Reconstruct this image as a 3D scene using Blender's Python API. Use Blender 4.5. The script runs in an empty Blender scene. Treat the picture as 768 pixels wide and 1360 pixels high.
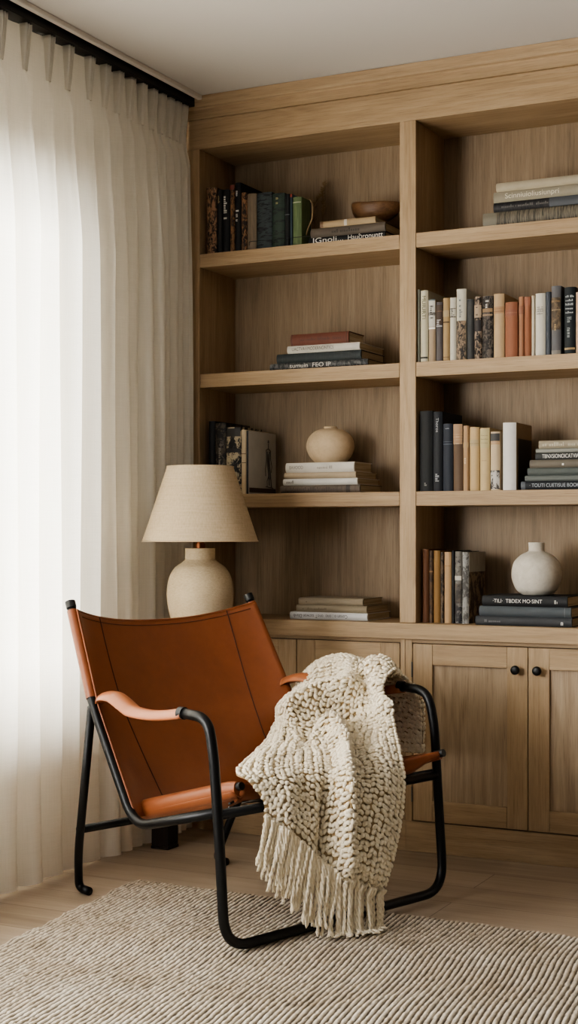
import bpy, bmesh, math, random
from mathutils import Vector, Matrix
import numpy as np

random.seed(7)
SC = bpy.context.scene
COL = SC.collection
PI = math.pi

# ------------------------------------------------------------------ camera model
CAM = Vector((2.63, -4.476, 1.045))
YAW = math.radians(26.5)
F = 1938.0
HZ = 709.0
FWD = Vector((-math.sin(YAW), math.cos(YAW), 0))
RGT = Vector((math.cos(YAW), math.sin(YAW), 0))
UP = Vector((0, 0, 1))

def ray(px, py):
    return FWD + RGT * ((px - 384) / F) + UP * (-(py - HZ) / F)
def at_y(px, py, y):
    r = ray(px, py); return CAM + r * ((y - CAM.y) / r.y)
def at_x(px, py, x):
    r = ray(px, py); return CAM + r * ((x - CAM.x) / r.x)
def at_z(px, py, z):
    r = ray(px, py); return CAM + r * ((z - CAM.z) / r.z)
def at_d(px, py, d):
    return CAM + ray(px, py) * d
def proj(p):
    q = p - CAM; d = q.dot(FWD)
    return 384 + q.dot(RGT) / d * F, HZ - q.z / d * F

# ------------------------------------------------------------------ helpers
def lin(c):
    def f(v):
        v /= 255.0
        return v / 12.92 if v <= 0.04045 else ((v + 0.055) / 1.055) ** 2.4
    return (f(c[0]), f(c[1]), f(c[2]), 1)

def link(name, bm_or_me, mat=None, parent=None, loc=None, smooth=False):
    if isinstance(bm_or_me, bmesh.types.BMesh):
        me = bpy.data.meshes.new(name)
        bmesh.ops.recalc_face_normals(bm_or_me, faces=bm_or_me.faces)
        bm_or_me.to_mesh(me); bm_or_me.free()
    else:
        me = bm_or_me
    if smooth:
        me.polygons.foreach_set('use_smooth', [True] * len(me.polygons))
        if smooth != 'all':
            try: me.set_sharp_from_angle(angle=math.radians(smooth if smooth is not True else 40))
            except Exception: pass
    o = bpy.data.objects.new(name, me)
    COL.objects.link(o)
    if mat: me.materials.append(mat)
    if parent: o.parent = parent
    if loc is not None: o.location = loc
    return o

def thing(name, label, cat, loc=(0, 0, 0), rz=0, group=None):
    o = bpy.data.objects.new(name, None); COL.objects.link(o)
    o.empty_display_size = 0.05
    o.location = loc; o.rotation_euler = (0, 0, rz)
    o['label'] = label; o['category'] = cat
    if group: o['group'] = group
    return o
def tag(o, label, cat, group=None):
    o['label'] = label; o['category'] = cat
    if group: o['group'] = group
    return o
def structure(o, label=None, cat=None):
    o['kind'] = 'structure'
    if label: o['label'] = label
    if cat: o['category'] = cat
    return o

def bm_new(): return bmesh.new()
def box(bm, x0, x1, y0, y1, z0, z1, bev=0.0, seg=2):
    vs = [bm.verts.new((x, y, z)) for x in (x0, x1) for y in (y0, y1) for z in (z0, z1)]
    fs = [(0, 1, 3, 2), (4, 6, 7, 5), (0, 4, 5, 1), (2, 3, 7, 6), (0, 2, 6, 4), (1, 5, 7, 3)]
    faces = [bm.faces.new([vs[i] for i in f]) for f in fs]
    if bev > 0:
        es = list({e for f in faces for e in f.edges})
        bmesh.ops.bevel(bm, geom=es, offset=bev, segments=seg, affect='EDGES', profile=0.5)
    return bm
def boxm(*a, **k):
    return box(bm_new(), *a, **k)

def fillet_path(pts, rad, n=8):
    pts = [Vector(p) for p in pts]
    if not isinstance(rad, (list, tuple)): rad = [rad] * len(pts)
    out = [pts[0]]
    for i in range(1, len(pts) - 1):
        p, a, b = pts[i], pts[i - 1], pts[i + 1]
        da, db = (a - p), (b - p)
        r = min(rad[i], da.length * 0.48, db.length * 0.48)
        if r < 1e-4: out.append(p); continue
        s, e = p + da.normalized() * r, p + db.normalized() * r
        for k in range(n + 1):
            t = k / n
            out.append(s * (1 - t) ** 2 + p * 2 * t * (1 - t) + e * t * t)
    out.append(pts[-1])
    return out

def sweep(bm, pts, r, n=12, cap=True, flat=None):
    """tube through pts; r scalar or list; flat=(a,b) scales the two cross axes"""
    pts = [Vector(p) for p in pts]
    m = len(pts)
    rs = r if isinstance(r, (list, tuple)) else [r] * m
    tang = []
    for i in range(m):
        a = pts[max(0, i - 1)]; b = pts[min(m - 1, i + 1)]
        tang.append((b - a).normalized())
    t0 = tang[0]
    ref = Vector((0, 0, 1)) if abs(t0.z) < 0.9 else Vector((1, 0, 0))
    nrm = (ref - t0 * ref.dot(t0)).normalized()
    rings = []
    for i in range(m):
        t = tang[i]
        nrm = (nrm - t * nrm.dot(t))
        nrm = nrm.normalized() if nrm.length > 1e-6 else t.orthogonal().normalized()
        bi = t.cross(nrm)
        fa, fb = flat if flat else (1, 1)
        rings.append([bm.verts.new(pts[i] + (nrm * math.cos(2 * PI * k / n) * fa + bi * math.sin(2 * PI * k / n) * fb) * rs[i]) for k in range(n)])
    for i in range(m - 1):
        for k in range(n):
            k2 = (k + 1) % n
            bm.faces.new((rings[i][k], rings[i][k2], rings[i + 1][k2], rings[i + 1][k]))
    if cap:
        bm.faces.new(rings[0][::-1]); bm.faces.new(rings[-1])
    return bm

def lathe(bm, prof, n=64, cap_top=True, cap_bot=True, sx=1, sy=1):
    rings = []
    for (r, z) in prof:
        rings.append([bm.verts.new((r * math.cos(2 * PI * k / n) * sx, r * math.sin(2 * PI * k / n) * sy, z)) for k in range(n)])
    for i in range(len(prof) - 1):
        for k in range(n):
            k2 = (k + 1) % n
            bm.faces.new((rings[i][k], rings[i][k2], rings[i + 1][k2], rings[i + 1][k]))
    if cap_bot: bm.faces.new(rings[0][::-1])
    if cap_top: bm.faces.new(rings[-1])
    return bm

def smooth_prof(pts, n=8):
    """Catmull-Rom through 2-tuples"""
    out = []
    P = [pts[0]] + list(pts) + [pts[-1]]
    for i in range(1, len(P) - 2):
        p0, p1, p2, p3 = P[i - 1], P[i], P[i + 1], P[i + 2]
        for k in range(n):
            t = k / n
            out.append(tuple(0.5 * (2 * b + (c - a) * t + (2 * a - 5 * b + 4 * c - d) * t * t + (3 * b - a - 3 * c + d) * t ** 3)
                             for a, b, c, d in zip(p0, p1, p2, p3)))
    out.append(tuple(pts[-1]))
    return out

def catmull(pts, n=8):
    return [Vector(p) for p in smooth_prof([tuple(p) for p in pts], n)]

def grid_mesh(name, P):
    """P: (rows, cols, 3) numpy -> mesh"""
    R, Cc, _ = P.shape
    me = bpy.data.meshes.new(name)
    idx = np.arange(R * Cc).reshape(R, Cc)
    q = np.stack([idx[:-1, :-1], idx[:-1, 1:], idx[1:, 1:], idx[1:, :-1]], -1).reshape(-1, 4)
    me.vertices.add(R * Cc); me.vertices.foreach_set('co', P.reshape(-1).astype(np.float32))
    nf = len(q)
    me.loops.add(nf * 4); me.loops.foreach_set('vertex_index', q.reshape(-1).astype(np.int32))
    me.polygons.add(nf)
    me.polygons.foreach_set('loop_start', (np.arange(nf) * 4).astype(np.int32))
    me.update(calc_edges=True); me.validate()
    me.polygons.foreach_set('use_smooth', [True] * nf)
    return me

# ------------------------------------------------------------------ materials
class N:
    def __init__(s, name):
        s.m = bpy.data.materials.new(name); s.m.use_nodes = True
        s.t = s.m.node_tree; s.t.nodes.clear()
        s.out = s.n('ShaderNodeOutputMaterial')
    def n(s, typ, **kw):
        nd = s.t.nodes.new(typ)
        for k, v in kw.items(): setattr(nd, k, v)
        return nd
    def l(s, a, b): s.t.links.new(a, b)
    def val(s, sock, v):
        if isinstance(v, bpy.types.NodeSocket): s.l(v, sock)
        else: sock.default_value = v
    def coord(s, scale=(1, 1, 1), rot=(0, 0, 0), which='Object'):
        tc = s.n('ShaderNodeTexCoord'); mp = s.n('ShaderNodeMapping')
        mp.inputs['Scale'].default_value = scale; mp.inputs['Rotation'].default_value = rot
        s.l(tc.outputs[which], mp.inputs['Vector']); return mp.outputs[0]
    def noise(s, vec, scale=1, detail=4, rough=.55, dist=0):
        nd = s.n('ShaderNodeTexNoise')
        nd.inputs['Scale'].default_value = scale; nd.inputs['Detail'].default_value = detail
        nd.inputs['Roughness'].default_value = rough; nd.inputs['Distortion'].default_value = dist
        s.l(vec, nd.inputs['Vector']); return nd.outputs['Fac']
    def ramp(s, fac, stops, interp='LINEAR'):
        r = s.n('ShaderNodeValToRGB'); r.color_ramp.interpolation = interp
        el = r.color_ramp.elements
        while len(el) < len(stops): el.new(0.5)
        for e, (p, c) in zip(el, stops): e.position = p; e.color = c if len(c) == 4 else (*c, 1)
        s.l(fac, r.inputs[0]); return r.outputs[0]
    def mix(s, fac, a, b, mode='MIX'):
        nd = s.n('ShaderNodeMix', data_type='RGBA', blend_type=mode)
        s.val(nd.inputs[0], fac); s.val(nd.inputs[6], a); s.val(nd.inputs[7], b)
        return nd.outputs[2]
    def math(s, op, a, b=0.0):
        nd = s.n('ShaderNodeMath', operation=op); s.val(nd.inputs[0], a); s.val(nd.inputs[1], b); return nd.outputs[0]
    def bump(s, h, strength=.3, dist=.01, normal=None):
        b = s.n('ShaderNodeBump'); b.inputs['Strength'].default_value = strength; b.inputs['Distance'].default_value = dist
        s.l(h, b.inputs['Height'])
        if normal is not None: s.l(normal, b.inputs['Normal'])
        return b.outputs[0]
    def bsdf(s, color, rough=.6, metal=0, spec=.5, normal=None, **kw):
        p = s.n('ShaderNodeBsdfPrincipled')
        s.val(p.inputs['Base Color'], color); s.val(p.inputs['Roughness'], rough)
        p.inputs['Metallic'].default_value = metal; p.inputs['Specular IOR Level'].default_value = spec
        if normal is not None: s.l(normal, p.inputs['Normal'])
        for k, v in kw.items(): s.val(p.inputs[k.replace('_', ' ')], v)
        s.l(p.outputs[0], s.out.inputs[0]); return p

def wood(name, axis, tones, rough=.55, k=1.0, fig=.16):
    b = N(name)
    def sc(al, ac):
        return tuple(al if a == axis else ac for a in 'xyz')
    n1 = b.noise(b.coord(sc(.7, 14 * k)), 1, 5, .6, .6)
    n2 = b.noise(b.coord(sc(3.5, 130 * k)), 1, 4, .65, .2)
    n3 = b.noise(b.coord(sc(14, 420 * k)), 1, 3, .6)
    n4 = b.noise(b.coord(sc(.8, 7 * k)), 1, 2, .5, .8)
    wv = b.n('ShaderNodeMath', operation='SINE'); b.l(b.math('MULTIPLY', n4, 46.0), wv.inputs[0])
    figr = b.math('MULTIPLY', b.math('ADD', wv.outputs[0], 1.0), .5 * fig)
    s = b.math('ADD', b.math('MULTIPLY', n1, .5), b.math('MULTIPLY', n2, .5))
    s = b.math('ADD', b.math('MULTIPLY', s, 1 - fig * .45), b.math('MULTIPLY', figr, .45))
    col = b.ramp(s, [(.26, lin(tones[0])), (.47, lin(tones[1])), (.70, lin(tones[2]))])
    pores = b.ramp(n3, [(.30, (.48, .48, .48)), (.50, (1, 1, 1))])
    col = b.mix(.5, col, pores, 'MULTIPLY')
    b.bsdf(col, rough, spec=.35, normal=b.bump(b.math('ADD', n2, b.math('MULTIPLY', n3, .6)), .12, .004))
    return b.m

OAK = [(134, 110, 82), (160, 135, 104), (180, 156, 125)]
M = {}
for ax in 'xyz': M['oak_' + ax] = wood('oak_' + ax, ax, OAK)
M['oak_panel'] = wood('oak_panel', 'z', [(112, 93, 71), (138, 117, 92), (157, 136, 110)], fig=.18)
M['oak_door'] = wood('oak_door', 'z', [(128, 108, 85), (157, 136, 111), (178, 157, 131)], fig=.3)

def plain(name, c, rough=.6, bumpscale=None, strength=.1, **kw):
    b = N(name)
    nrm = None
    if bumpscale:
        nrm = b.bump(b.noise(b.coord(), bumpscale, 4), strength, .003)
    b.bsdf(lin(c), rough, normal=nrm, **kw); return b.m

M['paint'] = plain('wall_paint', (226, 219, 210), .9, 180, .05)
M['ceiling'] = plain('ceiling_paint', (204, 199, 193), .95, 120, .04)
M['white_trim'] = plain('white_trim', (228, 222, 214), .6)
M['black'] = plain('black_powdercoat', (9, 9, 10), .40, 900, .06, spec=.32)
M['black_cap'] = plain('black_rubber', (14, 14, 15), .5)
M['gap'] = plain('dark_gap', (18, 13, 9), .9)
M['steel'] = plain('brushed_steel', (120, 116, 110), .35, metal=1)
M['copper'] = plain('aged_copper', (140, 88, 58), .4, metal=.8)
M['dark_wood'] = wood('dark_stained_wood', 'z', [(22, 15, 10), (32, 22, 15), (44, 31, 22)])

# floor planks along x
b = N('oak_floor')
v = b.coord((1, 1, 1))
br = b.n('ShaderNodeTexBrick'); br.offset = .37; br.squash = 1
for k_, v_ in (('Scale', 1), ('Mortar Size', .0012), ('Brick Width', 1.9), ('Row Height', .19), ('Bias', 0)): br.inputs[k_].default_value = v_
br.inputs['Color1'].default_value = (.25, .25, .25, 1); br.inputs['Color2'].default_value = (.8, .8, .8, 1); br.inputs['Mortar'].default_value = (.5, .5, .5, 1)
b.l(v, br.inputs['Vector'])
n1 = b.noise(b.coord((1.1, 16, 1)), 1, 5, .6, .8)
n2 = b.noise(b.coord((5, 150, 1)), 1, 4, .65)
s = b.math('ADD', b.math('MULTIPLY', n1, .45), b.math('MULTIPLY', n2, .3))
s = b.math('ADD', s, b.math('MULTIPLY', br.outputs['Color'], .26))
col = b.ramp(s, [(.28, lin((118, 101, 83))), (.5, lin((158, 141, 121))), (.74, lin((182, 166, 147)))])
col = b.mix(b.math('MULTIPLY', br.outputs['Fac'], .75), col, lin((60, 44, 30)))
b.bsdf(col, .42, spec=.4, normal=b.bump(n2, .06, .003)); M['floor'] = b.m

# linen curtain: diffuse + translucent weave
b = N('curtain_linen')
nx = b.noise(b.coord((1, 240, 7)), 1, 3, .6); nz = b.noise(b.coord((1, 9, 300)), 1, 3, .6)
w = b.math('ADD', nx, nz)
col = b.ramp(b.math('MULTIPLY', w, .5), [(.25, lin((226, 222, 212))), (.6, lin((236, 232, 223)))])
d = b.n('ShaderNodeBsdfDiffuse'); tr = b.n('ShaderNodeBsdfTranslucent'); mx = b.n('ShaderNodeMixShader')
b.l(col, d.inputs[0]); b.l(b.mix(1, col, lin((255, 252, 246)), 'MULTIPLY'), tr.inputs[0])
nb = b.bump(w, .05, .002); b.l(nb, d.inputs['Normal'])
mx.inputs[0].default_value = .22
b.l(d.outputs[0], mx.inputs[1]); b.l(tr.outputs[0], mx.inputs[2]); b.l(mx.outputs[0], b.out.inputs[0])
M['linen'] = b.m

# window glass
b = N('window_glass')
t_ = b.n('ShaderNodeBsdfTransparent'); g_ = b.n('ShaderNodeBsdfGlossy'); mx = b.n('ShaderNodeMixShader')
g_.inputs['Roughness'].default_value = .03; mx.inputs[0].default_value = .06
b.l(t_.outputs[0], mx.inputs[1]); b.l(g_.outputs[0], mx.inputs[2]); b.l(mx.outputs[0], b.out.inputs[0]); M['glass'] = b.m

# leather
def leather(name, dark, mid, light, rough=.36):
    b = N(name)
    n1 = b.noise(b.coord(), 5, 4, .6, .4); n2 = b.noise(b.coord(), 420, 3, .6); n3 = b.noise(b.coord((1, 1, 1)), 38, 5, .65)
    col = b.ramp(b.math('ADD', b.math('ADD', b.math('MULTIPLY', n1, .35), b.math('MULTIPLY', n3, .15)), .25), [(.3, lin(dark)), (.5, lin(mid)), (.72, lin(light))])
    r = b.math('ADD', b.math('MULTIPLY', n3, .18), rough - .09)
    b.bsdf(col, r, spec=.45, normal=b.bump(b.math('ADD', b.math('MULTIPLY', n2, .5), n3), .10, .002)); return b.m
M['leather'] = leather('cognac_leather', (110, 60, 34), (130, 74, 44), (146, 88, 54))
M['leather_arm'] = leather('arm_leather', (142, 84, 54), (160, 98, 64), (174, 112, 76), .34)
M['leather_dark'] = leather('dark_leather_edge', (64, 28, 12), (80, 36, 16), (92, 44, 20), .5)
M['thread'] = plain('leather_stitching', (70, 34, 18), .7)

# yarn
b = N('cream_wool')
n1 = b.noise(b.coord(), 60, 4, .6); n2 = b.noise(b.coord(), 700, 3, .7)
col = b.ramp(n1, [(.3, lin((230, 215, 187))), (.6, lin((245, 234, 211)))])
b.bsdf(col, .95, spec=.1, normal=b.bump(n2, .5, .003), Sheen_Weight=.35, Sheen_Roughness=.5); M['wool'] = b.m

M['wool_base'] = plain('wool_gap_shade', (184, 161, 124), .95)  # darker than the yarn: paints shade into the gaps between stitches
# jute rug
b = N('jute_rug')
n1 = b.noise(b.coord(), 6, 3, .6); n2 = b.noise(b.coord(), 260, 4, .7); n3 = b.noise(b.coord((1, .25, 1)), 70, 3, .6)
s = b.math('ADD', b.math('MULTIPLY', n1, .3), b.math('ADD', b.math('MULTIPLY', n2, .4), b.math('MULTIPLY', n3, .3)))
col = b.ramp(s, [(.32, lin((150, 132, 108))), (.48, lin((206, 193, 173))), (.64, lin((232, 224, 209)))])
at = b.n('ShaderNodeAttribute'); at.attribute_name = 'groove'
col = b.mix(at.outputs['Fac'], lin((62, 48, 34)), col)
b.bsdf(col, .95, spec=.1, normal=b.bump(n2, .5, .004)); M['rug'] = b.m

# shade linen
b = N('shade_linen')
w = b.math('ADD', b.noise(b.coord((260, 260, 14)), 1, 3), b.noise(b.coord((12, 12, 420)), 1, 3))
col = b.ramp(b.math('MULTIPLY', w, .5), [(.32, lin((192, 173, 144))), (.6, lin((212, 194, 167)))])
d = b.n('ShaderNodeBsdfDiffuse'); tr = b.n('ShaderNodeBsdfTranslucent'); mx = b.n('ShaderNodeMixShader'); mx.inputs[0].default_value = .2
b.l(col, d.inputs[0]); b.l(col, tr.inputs[0]); b.l(b.bump(w, .15, .002), d.inputs['Normal'])
b.l(d.outputs[0], mx.inputs[1]); b.l(tr.outputs[0], mx.inputs[2]); b.l(mx.outputs[0], b.out.inputs[0]); M['shade'] = b.m

def clay(name, c0, c1, sx=1, strength=.25, scale=90):
    b = N(name)
    n1 = b.noise(b.coord((1, 1, sx)), scale, 5, .65, .5); n2 = b.noise(b.coord(), 9, 3)
    n3 = b.noise(b.coord(), 300, 2)
    s = b.math('ADD', b.math('MULTIPLY', n1, .55), b.math('MULTIPLY', n2, .45))
    col = b.ramp(s, [(.3, lin(c0)), (.58, lin(c1))])
    col = b.mix(.6, col, b.ramp(n3, [(.24, (.55, .5, .45)), (.33, (1, 1, 1))]), 'MULTIPLY')
    b.bsdf(col, .85, spec=.2, normal=b.bump(n1, strength, .004)); return b.m
M['stoneware'] = clay('speckled_stoneware', (176, 157, 129), (204, 187, 159), 2.4, .4, 110)
M['clay_beige'] = clay('beige_clay', (188, 166, 136), (206, 184, 154), 1, .08, 60)
M['clay_grey'] = clay('grey_white_clay', (186, 178, 164), (208, 201, 188), 1, .3, 40)
M['bowl_wood'] = wood('bowl_wood', 'x', [(70, 48, 30), (106, 76, 50), (132, 100, 68)], .45)
M['twig'] = plain('dry_twig', (128, 104, 70), .9, 60, .4)
M['pale_twig'] = plain('pale_driftwood', (142, 120, 90), .85, 60, .3)

def pages(name, ax):
    b = N(name)
    sc = tuple(520 if a == ax else 3 for a in 'xyz')
    n1 = b.noise(b.coord(sc), 1, 3, .6)
    col = b.ramp(n1, [(.3, lin((146, 132, 110))), (.6, lin((196, 183, 158)))])
    b.bsdf(col, .9, spec=.1, normal=b.bump(n1, .2, .002)); return b.m
M['pages_v'] = pages('page_edges_upright', 'x'); M['pages_h'] = pages('page_edges_flat', 'z')

_cm = {}
def cover_mat(c, style='cloth', acc=(0, 0, 0), seed=0, rough=.65):
    def ds(c_):
        g_ = .3 * c_[0] + .59 * c_[1] + .11 * c_[2]; return tuple(x * .72 + g_ * .28 for x in c_)
    c, acc = ds(c), ds(acc)
    key = (c, style, acc, seed)
    if key in _cm: return _cm[key]
    b = N('book_cover_' + style)
    tc = b.n('ShaderNodeTexCoord'); mp = b.n('ShaderNodeMapping'); mp.inputs['Location'].default_value = (seed * 3.1, seed * 1.7, seed * .9)
    b.l(tc.outputs['Object'], mp.inputs['Vector']); vec = mp.outputs[0]
    fine = b.noise(vec, 350, 3, .6); big = b.noise(vec, 22, 4, .6, .5)
    base = b.mix(b.math('MULTIPLY', big, .45), lin(c), lin(tuple(x * .72 for x in c)))
    def sm(scale):
        m2 = b.n('ShaderNodeMapping'); m2.inputs['Scale'].default_value = scale; b.l(vec, m2.inputs['Vector']); return m2.outputs[0]
    if style == 'speckle':      # worn, mottled
        f = b.ramp(b.noise(sm((1, 1, .5)), 95, 5, .75, .6), [(.46, (0, 0, 0)), (.56, (1, 1, 1))])
        base = b.mix(f, base, lin(acc))
    elif style == 'picture':    # blotchy printed picture
        f = b.ramp(b.noise(sm((1, 1, .7)), 34, 5, .7, .4), [(.47, (0, 0, 0)), (.53, (1, 1, 1))])
        base = b.mix(f, base, lin(acc))
        f2 = b.ramp(b.noise(vec, 58, 4, .7, .8), [(.58, (0, 0, 0)), (.62, (1, 1, 1))])
        base = b.mix(f2, base, lin(tuple(min(255, 40 + x * .8) for x in acc)))
    elif style == 'streak':     # brush strokes
        f = b.ramp(b.noise(sm((1, 1, 4)), 24, 4, .65, 1.2), [(.5, (0, 0, 0)), (.58, (1, 1, 1))])
        base = b.mix(f, base, lin(acc))
    elif style == 'grain':      # long fine marks along the length
        f = b.ramp(b.noise(sm((8, 8, .7)), 22, 4, .65), [(.48, (0, 0, 0)), (.62, (1, 1, 1))])
        base = b.mix(b.math('MULTIPLY', f, .55), base, lin(acc))
    elif style == 'ribs':       # cross marks on a lying spine
        f = b.ramp(b.noise(sm((10, 1, .8)), 26, 4, .65), [(.44, (0, 0, 0)), (.58, (1, 1, 1))])
        base = b.mix(f, base, lin(acc))
    b.bsdf(base, rough, spec=.35, normal=b.bump(fine, .12, .002))
    _cm[key] = b.m; return b.m
_pm = {}
def pm(c, rough=.6, metal=0):
    g_ = .3 * c[0] + .59 * c[1] + .11 * c[2]; c = tuple(x * .75 + g_ * .25 for x in c)
    k = (c, rough, metal)
    if k not in _pm: _pm[k] = plain('print_ink', c, rough, metal=metal)
    return _pm[k]

# ------------------------------------------------------------------ room
H = CAM.z + (709 - 133) * (at_y(247, 133, 0) - CAM).dot(FWD) / F      # ceiling height
WX = -0.17                                                             # window wall
BACK = 0.29
RX, FY = 4.3, -5.9
structure(link('floor', boxm(WX - .2, RX, FY, BACK + .1, -.1, 0), M['floor']), 'light oak plank floor', 'floor')
structure(link('ceiling', boxm(WX - .2, RX, FY, BACK + .1, H, H + .1), M['ceiling']), 'plain off-white ceiling', 'ceiling')
structure(link('wall_back', boxm(WX - .2, RX, BACK, BACK + .1, 0, H), M['paint']), 'off-white wall behind the bookcase', 'wall')
# window wall with one long opening
WY0, WY1, WZ0, WZ1 = -3.9, -0.75, .55, 2.03
bm = bm_new()
for a in ((FY, WY0, 0, H), (WY1, BACK, 0, H), (WY0, WY1, 0, WZ0), (WY0, WY1, WZ1, H)):
    box(bm, WX - .2, WX, a[0], a[1], a[2], a[3])
structure(link('wall_left', bm, M['paint']), 'off-white window wall behind the curtain', 'wall')
wf = bm_new()
for a in ((WY0, WY0 + .05, WZ0, WZ1), (WY1 - .05, WY1, WZ0, WZ1), (WY0, WY1, WZ0, WZ0 + .05), (WY0, WY1, WZ1 - .05, WZ1), (-2.0, -1.95, WZ0, WZ1)):
    box(wf, WX - .16, WX - .11, a[0], a[1], a[2], a[3])
w_o = structure(link('window_1', wf, M['white_trim']), 'tall window behind the cream curtain', 'window')
gp = link('window_pane', boxm(WX - .138, WX - .132, WY0 + .05, WY1 - .05, WZ0 + .05, WZ1 - .05), M['glass'], w_o)
structure(link('trim_1', boxm(.052, .07, FY, -.016, H - .016, H, bev=.003), M['white_trim']), 'white batten along the ceiling beside the black curtain track', 'trim')

# curtain track
trk = thing('curtain_track', 'black curtain track fixed under the ceiling over the cream curtain', 'curtain track')
link('track', boxm(-.012, .040, -1.95, -.012, H - .036, H - .001, bev=.002), M['black'], trk)

# ------------------------------------------------------------------ bookcase
def zc(px, py, y=0): return at_y(px, py, y).z
def xc(px, py=700, y=0): return at_y(px, py, y).x
LS = xc(265); CL, CR = xc(531), xc(552.5)
NW = CL - LS
RE = CR + NW; RE2 = RE + (CR - CL) + .03
X0 = WX + .002
D = .265
zt_counter = zc(531, 827.5, -.02)
zb_counter = zt_counter - .052
NT = (zc(265, 197) + zc(531, 163.6)) / 2                  # niche top
sh = []
for (t, b_) in (((266, 337.5), (266, 355.5)), ((266, 497), (266, 515)), ((531, 653), (531, 672))):
    sh.append((zc(*b_), zc(*t)))
z_cr1 = zc(249.6, 162); z_cr2 = H - .042
bc = thing('bookcase', 'tall built-in oak bookcase with open shelves and crown moulding', 'bookcase', (0, 0, 0))
# face frame pieces and case
E = .001
for (a, c_) in ((X0, LS), (CL, CR), (RE, RE2)):
    link('stile', boxm(a, c_, 0, D, zt_counter + .0005, NT, bev=.0015), M['oak_z'], bc)
link('top_rail', boxm(X0, RE2, 0, D, NT + .0002, z_cr1, bev=.0012), M['oak_x'], bc)
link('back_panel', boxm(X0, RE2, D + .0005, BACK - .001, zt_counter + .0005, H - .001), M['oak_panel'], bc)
cr = bm_new()
pf = [(-.012, z_cr1), (-.012, z_cr2 - .004), (-.015, z_cr2), (-.024, z_cr2 + .003), (-.026, z_cr2 + .010), (-.028, H - .0015), (D, H - .0015), (D, z_cr1)]
L_ = [cr.verts.new((X0, y, z)) for y, z in pf]; R_ = [cr.verts.new((RE2, y, z)) for y, z in pf]
for i in range(len(pf)):
    j = (i + 1) % len(pf); cr.faces.new((L_[i], L_[j], R_[j], R_[i]))
cr.faces.new(L_); cr.faces.new(R_[::-1])
link('crown_moulding', cr, M['oak_x'], bc)
for (a, c_) in ((LS, CL), (CR, RE)):
    for (z0, z1) in sh:
        link('shelf', boxm(a + E, c_ - E, 0.0005, D - .0005, z0, z1, bev=.0012), M['oak_x'], bc)

# countertop
ct = link('countertop', boxm(X0, RE2, -.022, BACK - .001, zb_counter, zt_counter, bev=.002), M['oak_x'])
tag(ct, 'thick oak ledge running along the bookcase above the cupboard doors', 'countertop')

# base cabinets
z_dt = zc(548.6, 854.7); z_db = zc(548.6, 1089)
xl_split = xc(394); xr0 = xc(548.6) ; xr_split = xc(701.6, 980)
def shaker_door(parent, x0, x1, z0, z1, knob_side, hinge_side, name='door'):
    fw = .068
    T = .02
    dr = link('door', boxm(x0 + fw, x1 - fw, .010, .018, z0 + fw, z1 - fw), M['oak_door'], parent)
    for (xa_, xb_) in ((x0, x0 + fw), (x1 - fw, x1)):
        link('door_stile', boxm(xa_, xb_, 0, T, z0, z1, bev=.0012), M['oak_z'], dr)
    for (za_, zb_) in ((z0, z0 + fw), (z1 - fw, z1)):
        link('door_rail', boxm(x0 + fw + .0003, x1 - fw - .0003, 0, T, za_, zb_, bev=.0012), M['oak_x'], dr)
    if knob_side:
        kx = x1 - .034 if knob_side > 0 else x0 + .034
        kz = z1 - .071
        kb = bm_new()
        lathe(kb, smooth_prof([(.005, 0), (.0055, .010), (.010, .014), (.0145, .020), (.0145, .026), (.011, .031), (.004, .0325)], 4), 28)
        bmesh.ops.rotate(kb, verts=kb.verts, cent=(0, 0, 0), matrix=Matrix.Rotation(PI / 2, 3, 'X'))
        bmesh.ops.translate(kb, verts=kb.verts, vec=(kx, -.0002, kz))
        ko = link('knob', kb, M['black'], dr, smooth=True); ko['label'] = 'round matte black knob'
    if hinge_side:
        hx = x0 - .0025 if hinge_side < 0 else x1 + .0025
        for hz in (z1 - .085, z0 + .085):
            hb = bm_new(); sweep(hb, [(hx, -.002, hz - .025), (hx, -.002, hz + .025)], .003, 10)
            link('hinge', hb, M['steel'], dr)
    return dr

def cabinet(name, label, x0, x1, doors):
    t = thing(name, label, 'cabinet')
    zT = zb_counter - .0005
    fl, fr = doors[0][0] - .0028, doors[-1][1] + .0028
    link('carcass', boxm(x0, x1, .024, D, z_db - .002, zT), M['gap'], t)
    for (xa_, xb_) in ((x0, fl), (fr, x1)):
        link('stile', boxm(xa_, xb_, 0, .024, z_db - .003, zT, bev=.001), M['oak_z'], t)
    link('top_rail', boxm(fl + .0002, fr - .0002, 0, .024, z_dt + .0028, zT, bev=.001), M['oak_x'], t)
    link('plinth', boxm(x0, x1, .004, D, 0.0005, z_db - .0045, bev=.001), M['oak_x'], t)
    for (a, c_, k, h) in doors:
        shaker_door(t, a, c_, z_db, z_dt, k, h)
    return t
xm = (CL + xr0) / 2 - .004
cabinet('base_cabinet', 'oak base cabinet behind the leather chair, left of the pair with black knobs', X0, xm,
        [(.066, xl_split - .0014, 0, 0), (xl_split + .0014, CL, 0, 0)])
cabinet('base_cabinet', 'oak base cabinet with two panelled doors and round black knobs, right of the chair', xm + .0006, RE2,
        [(xr0, xr_split - .0014, 1, -1), (xr_split + .0014, 2 * xr_split - xr0, -1, 1)])

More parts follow.
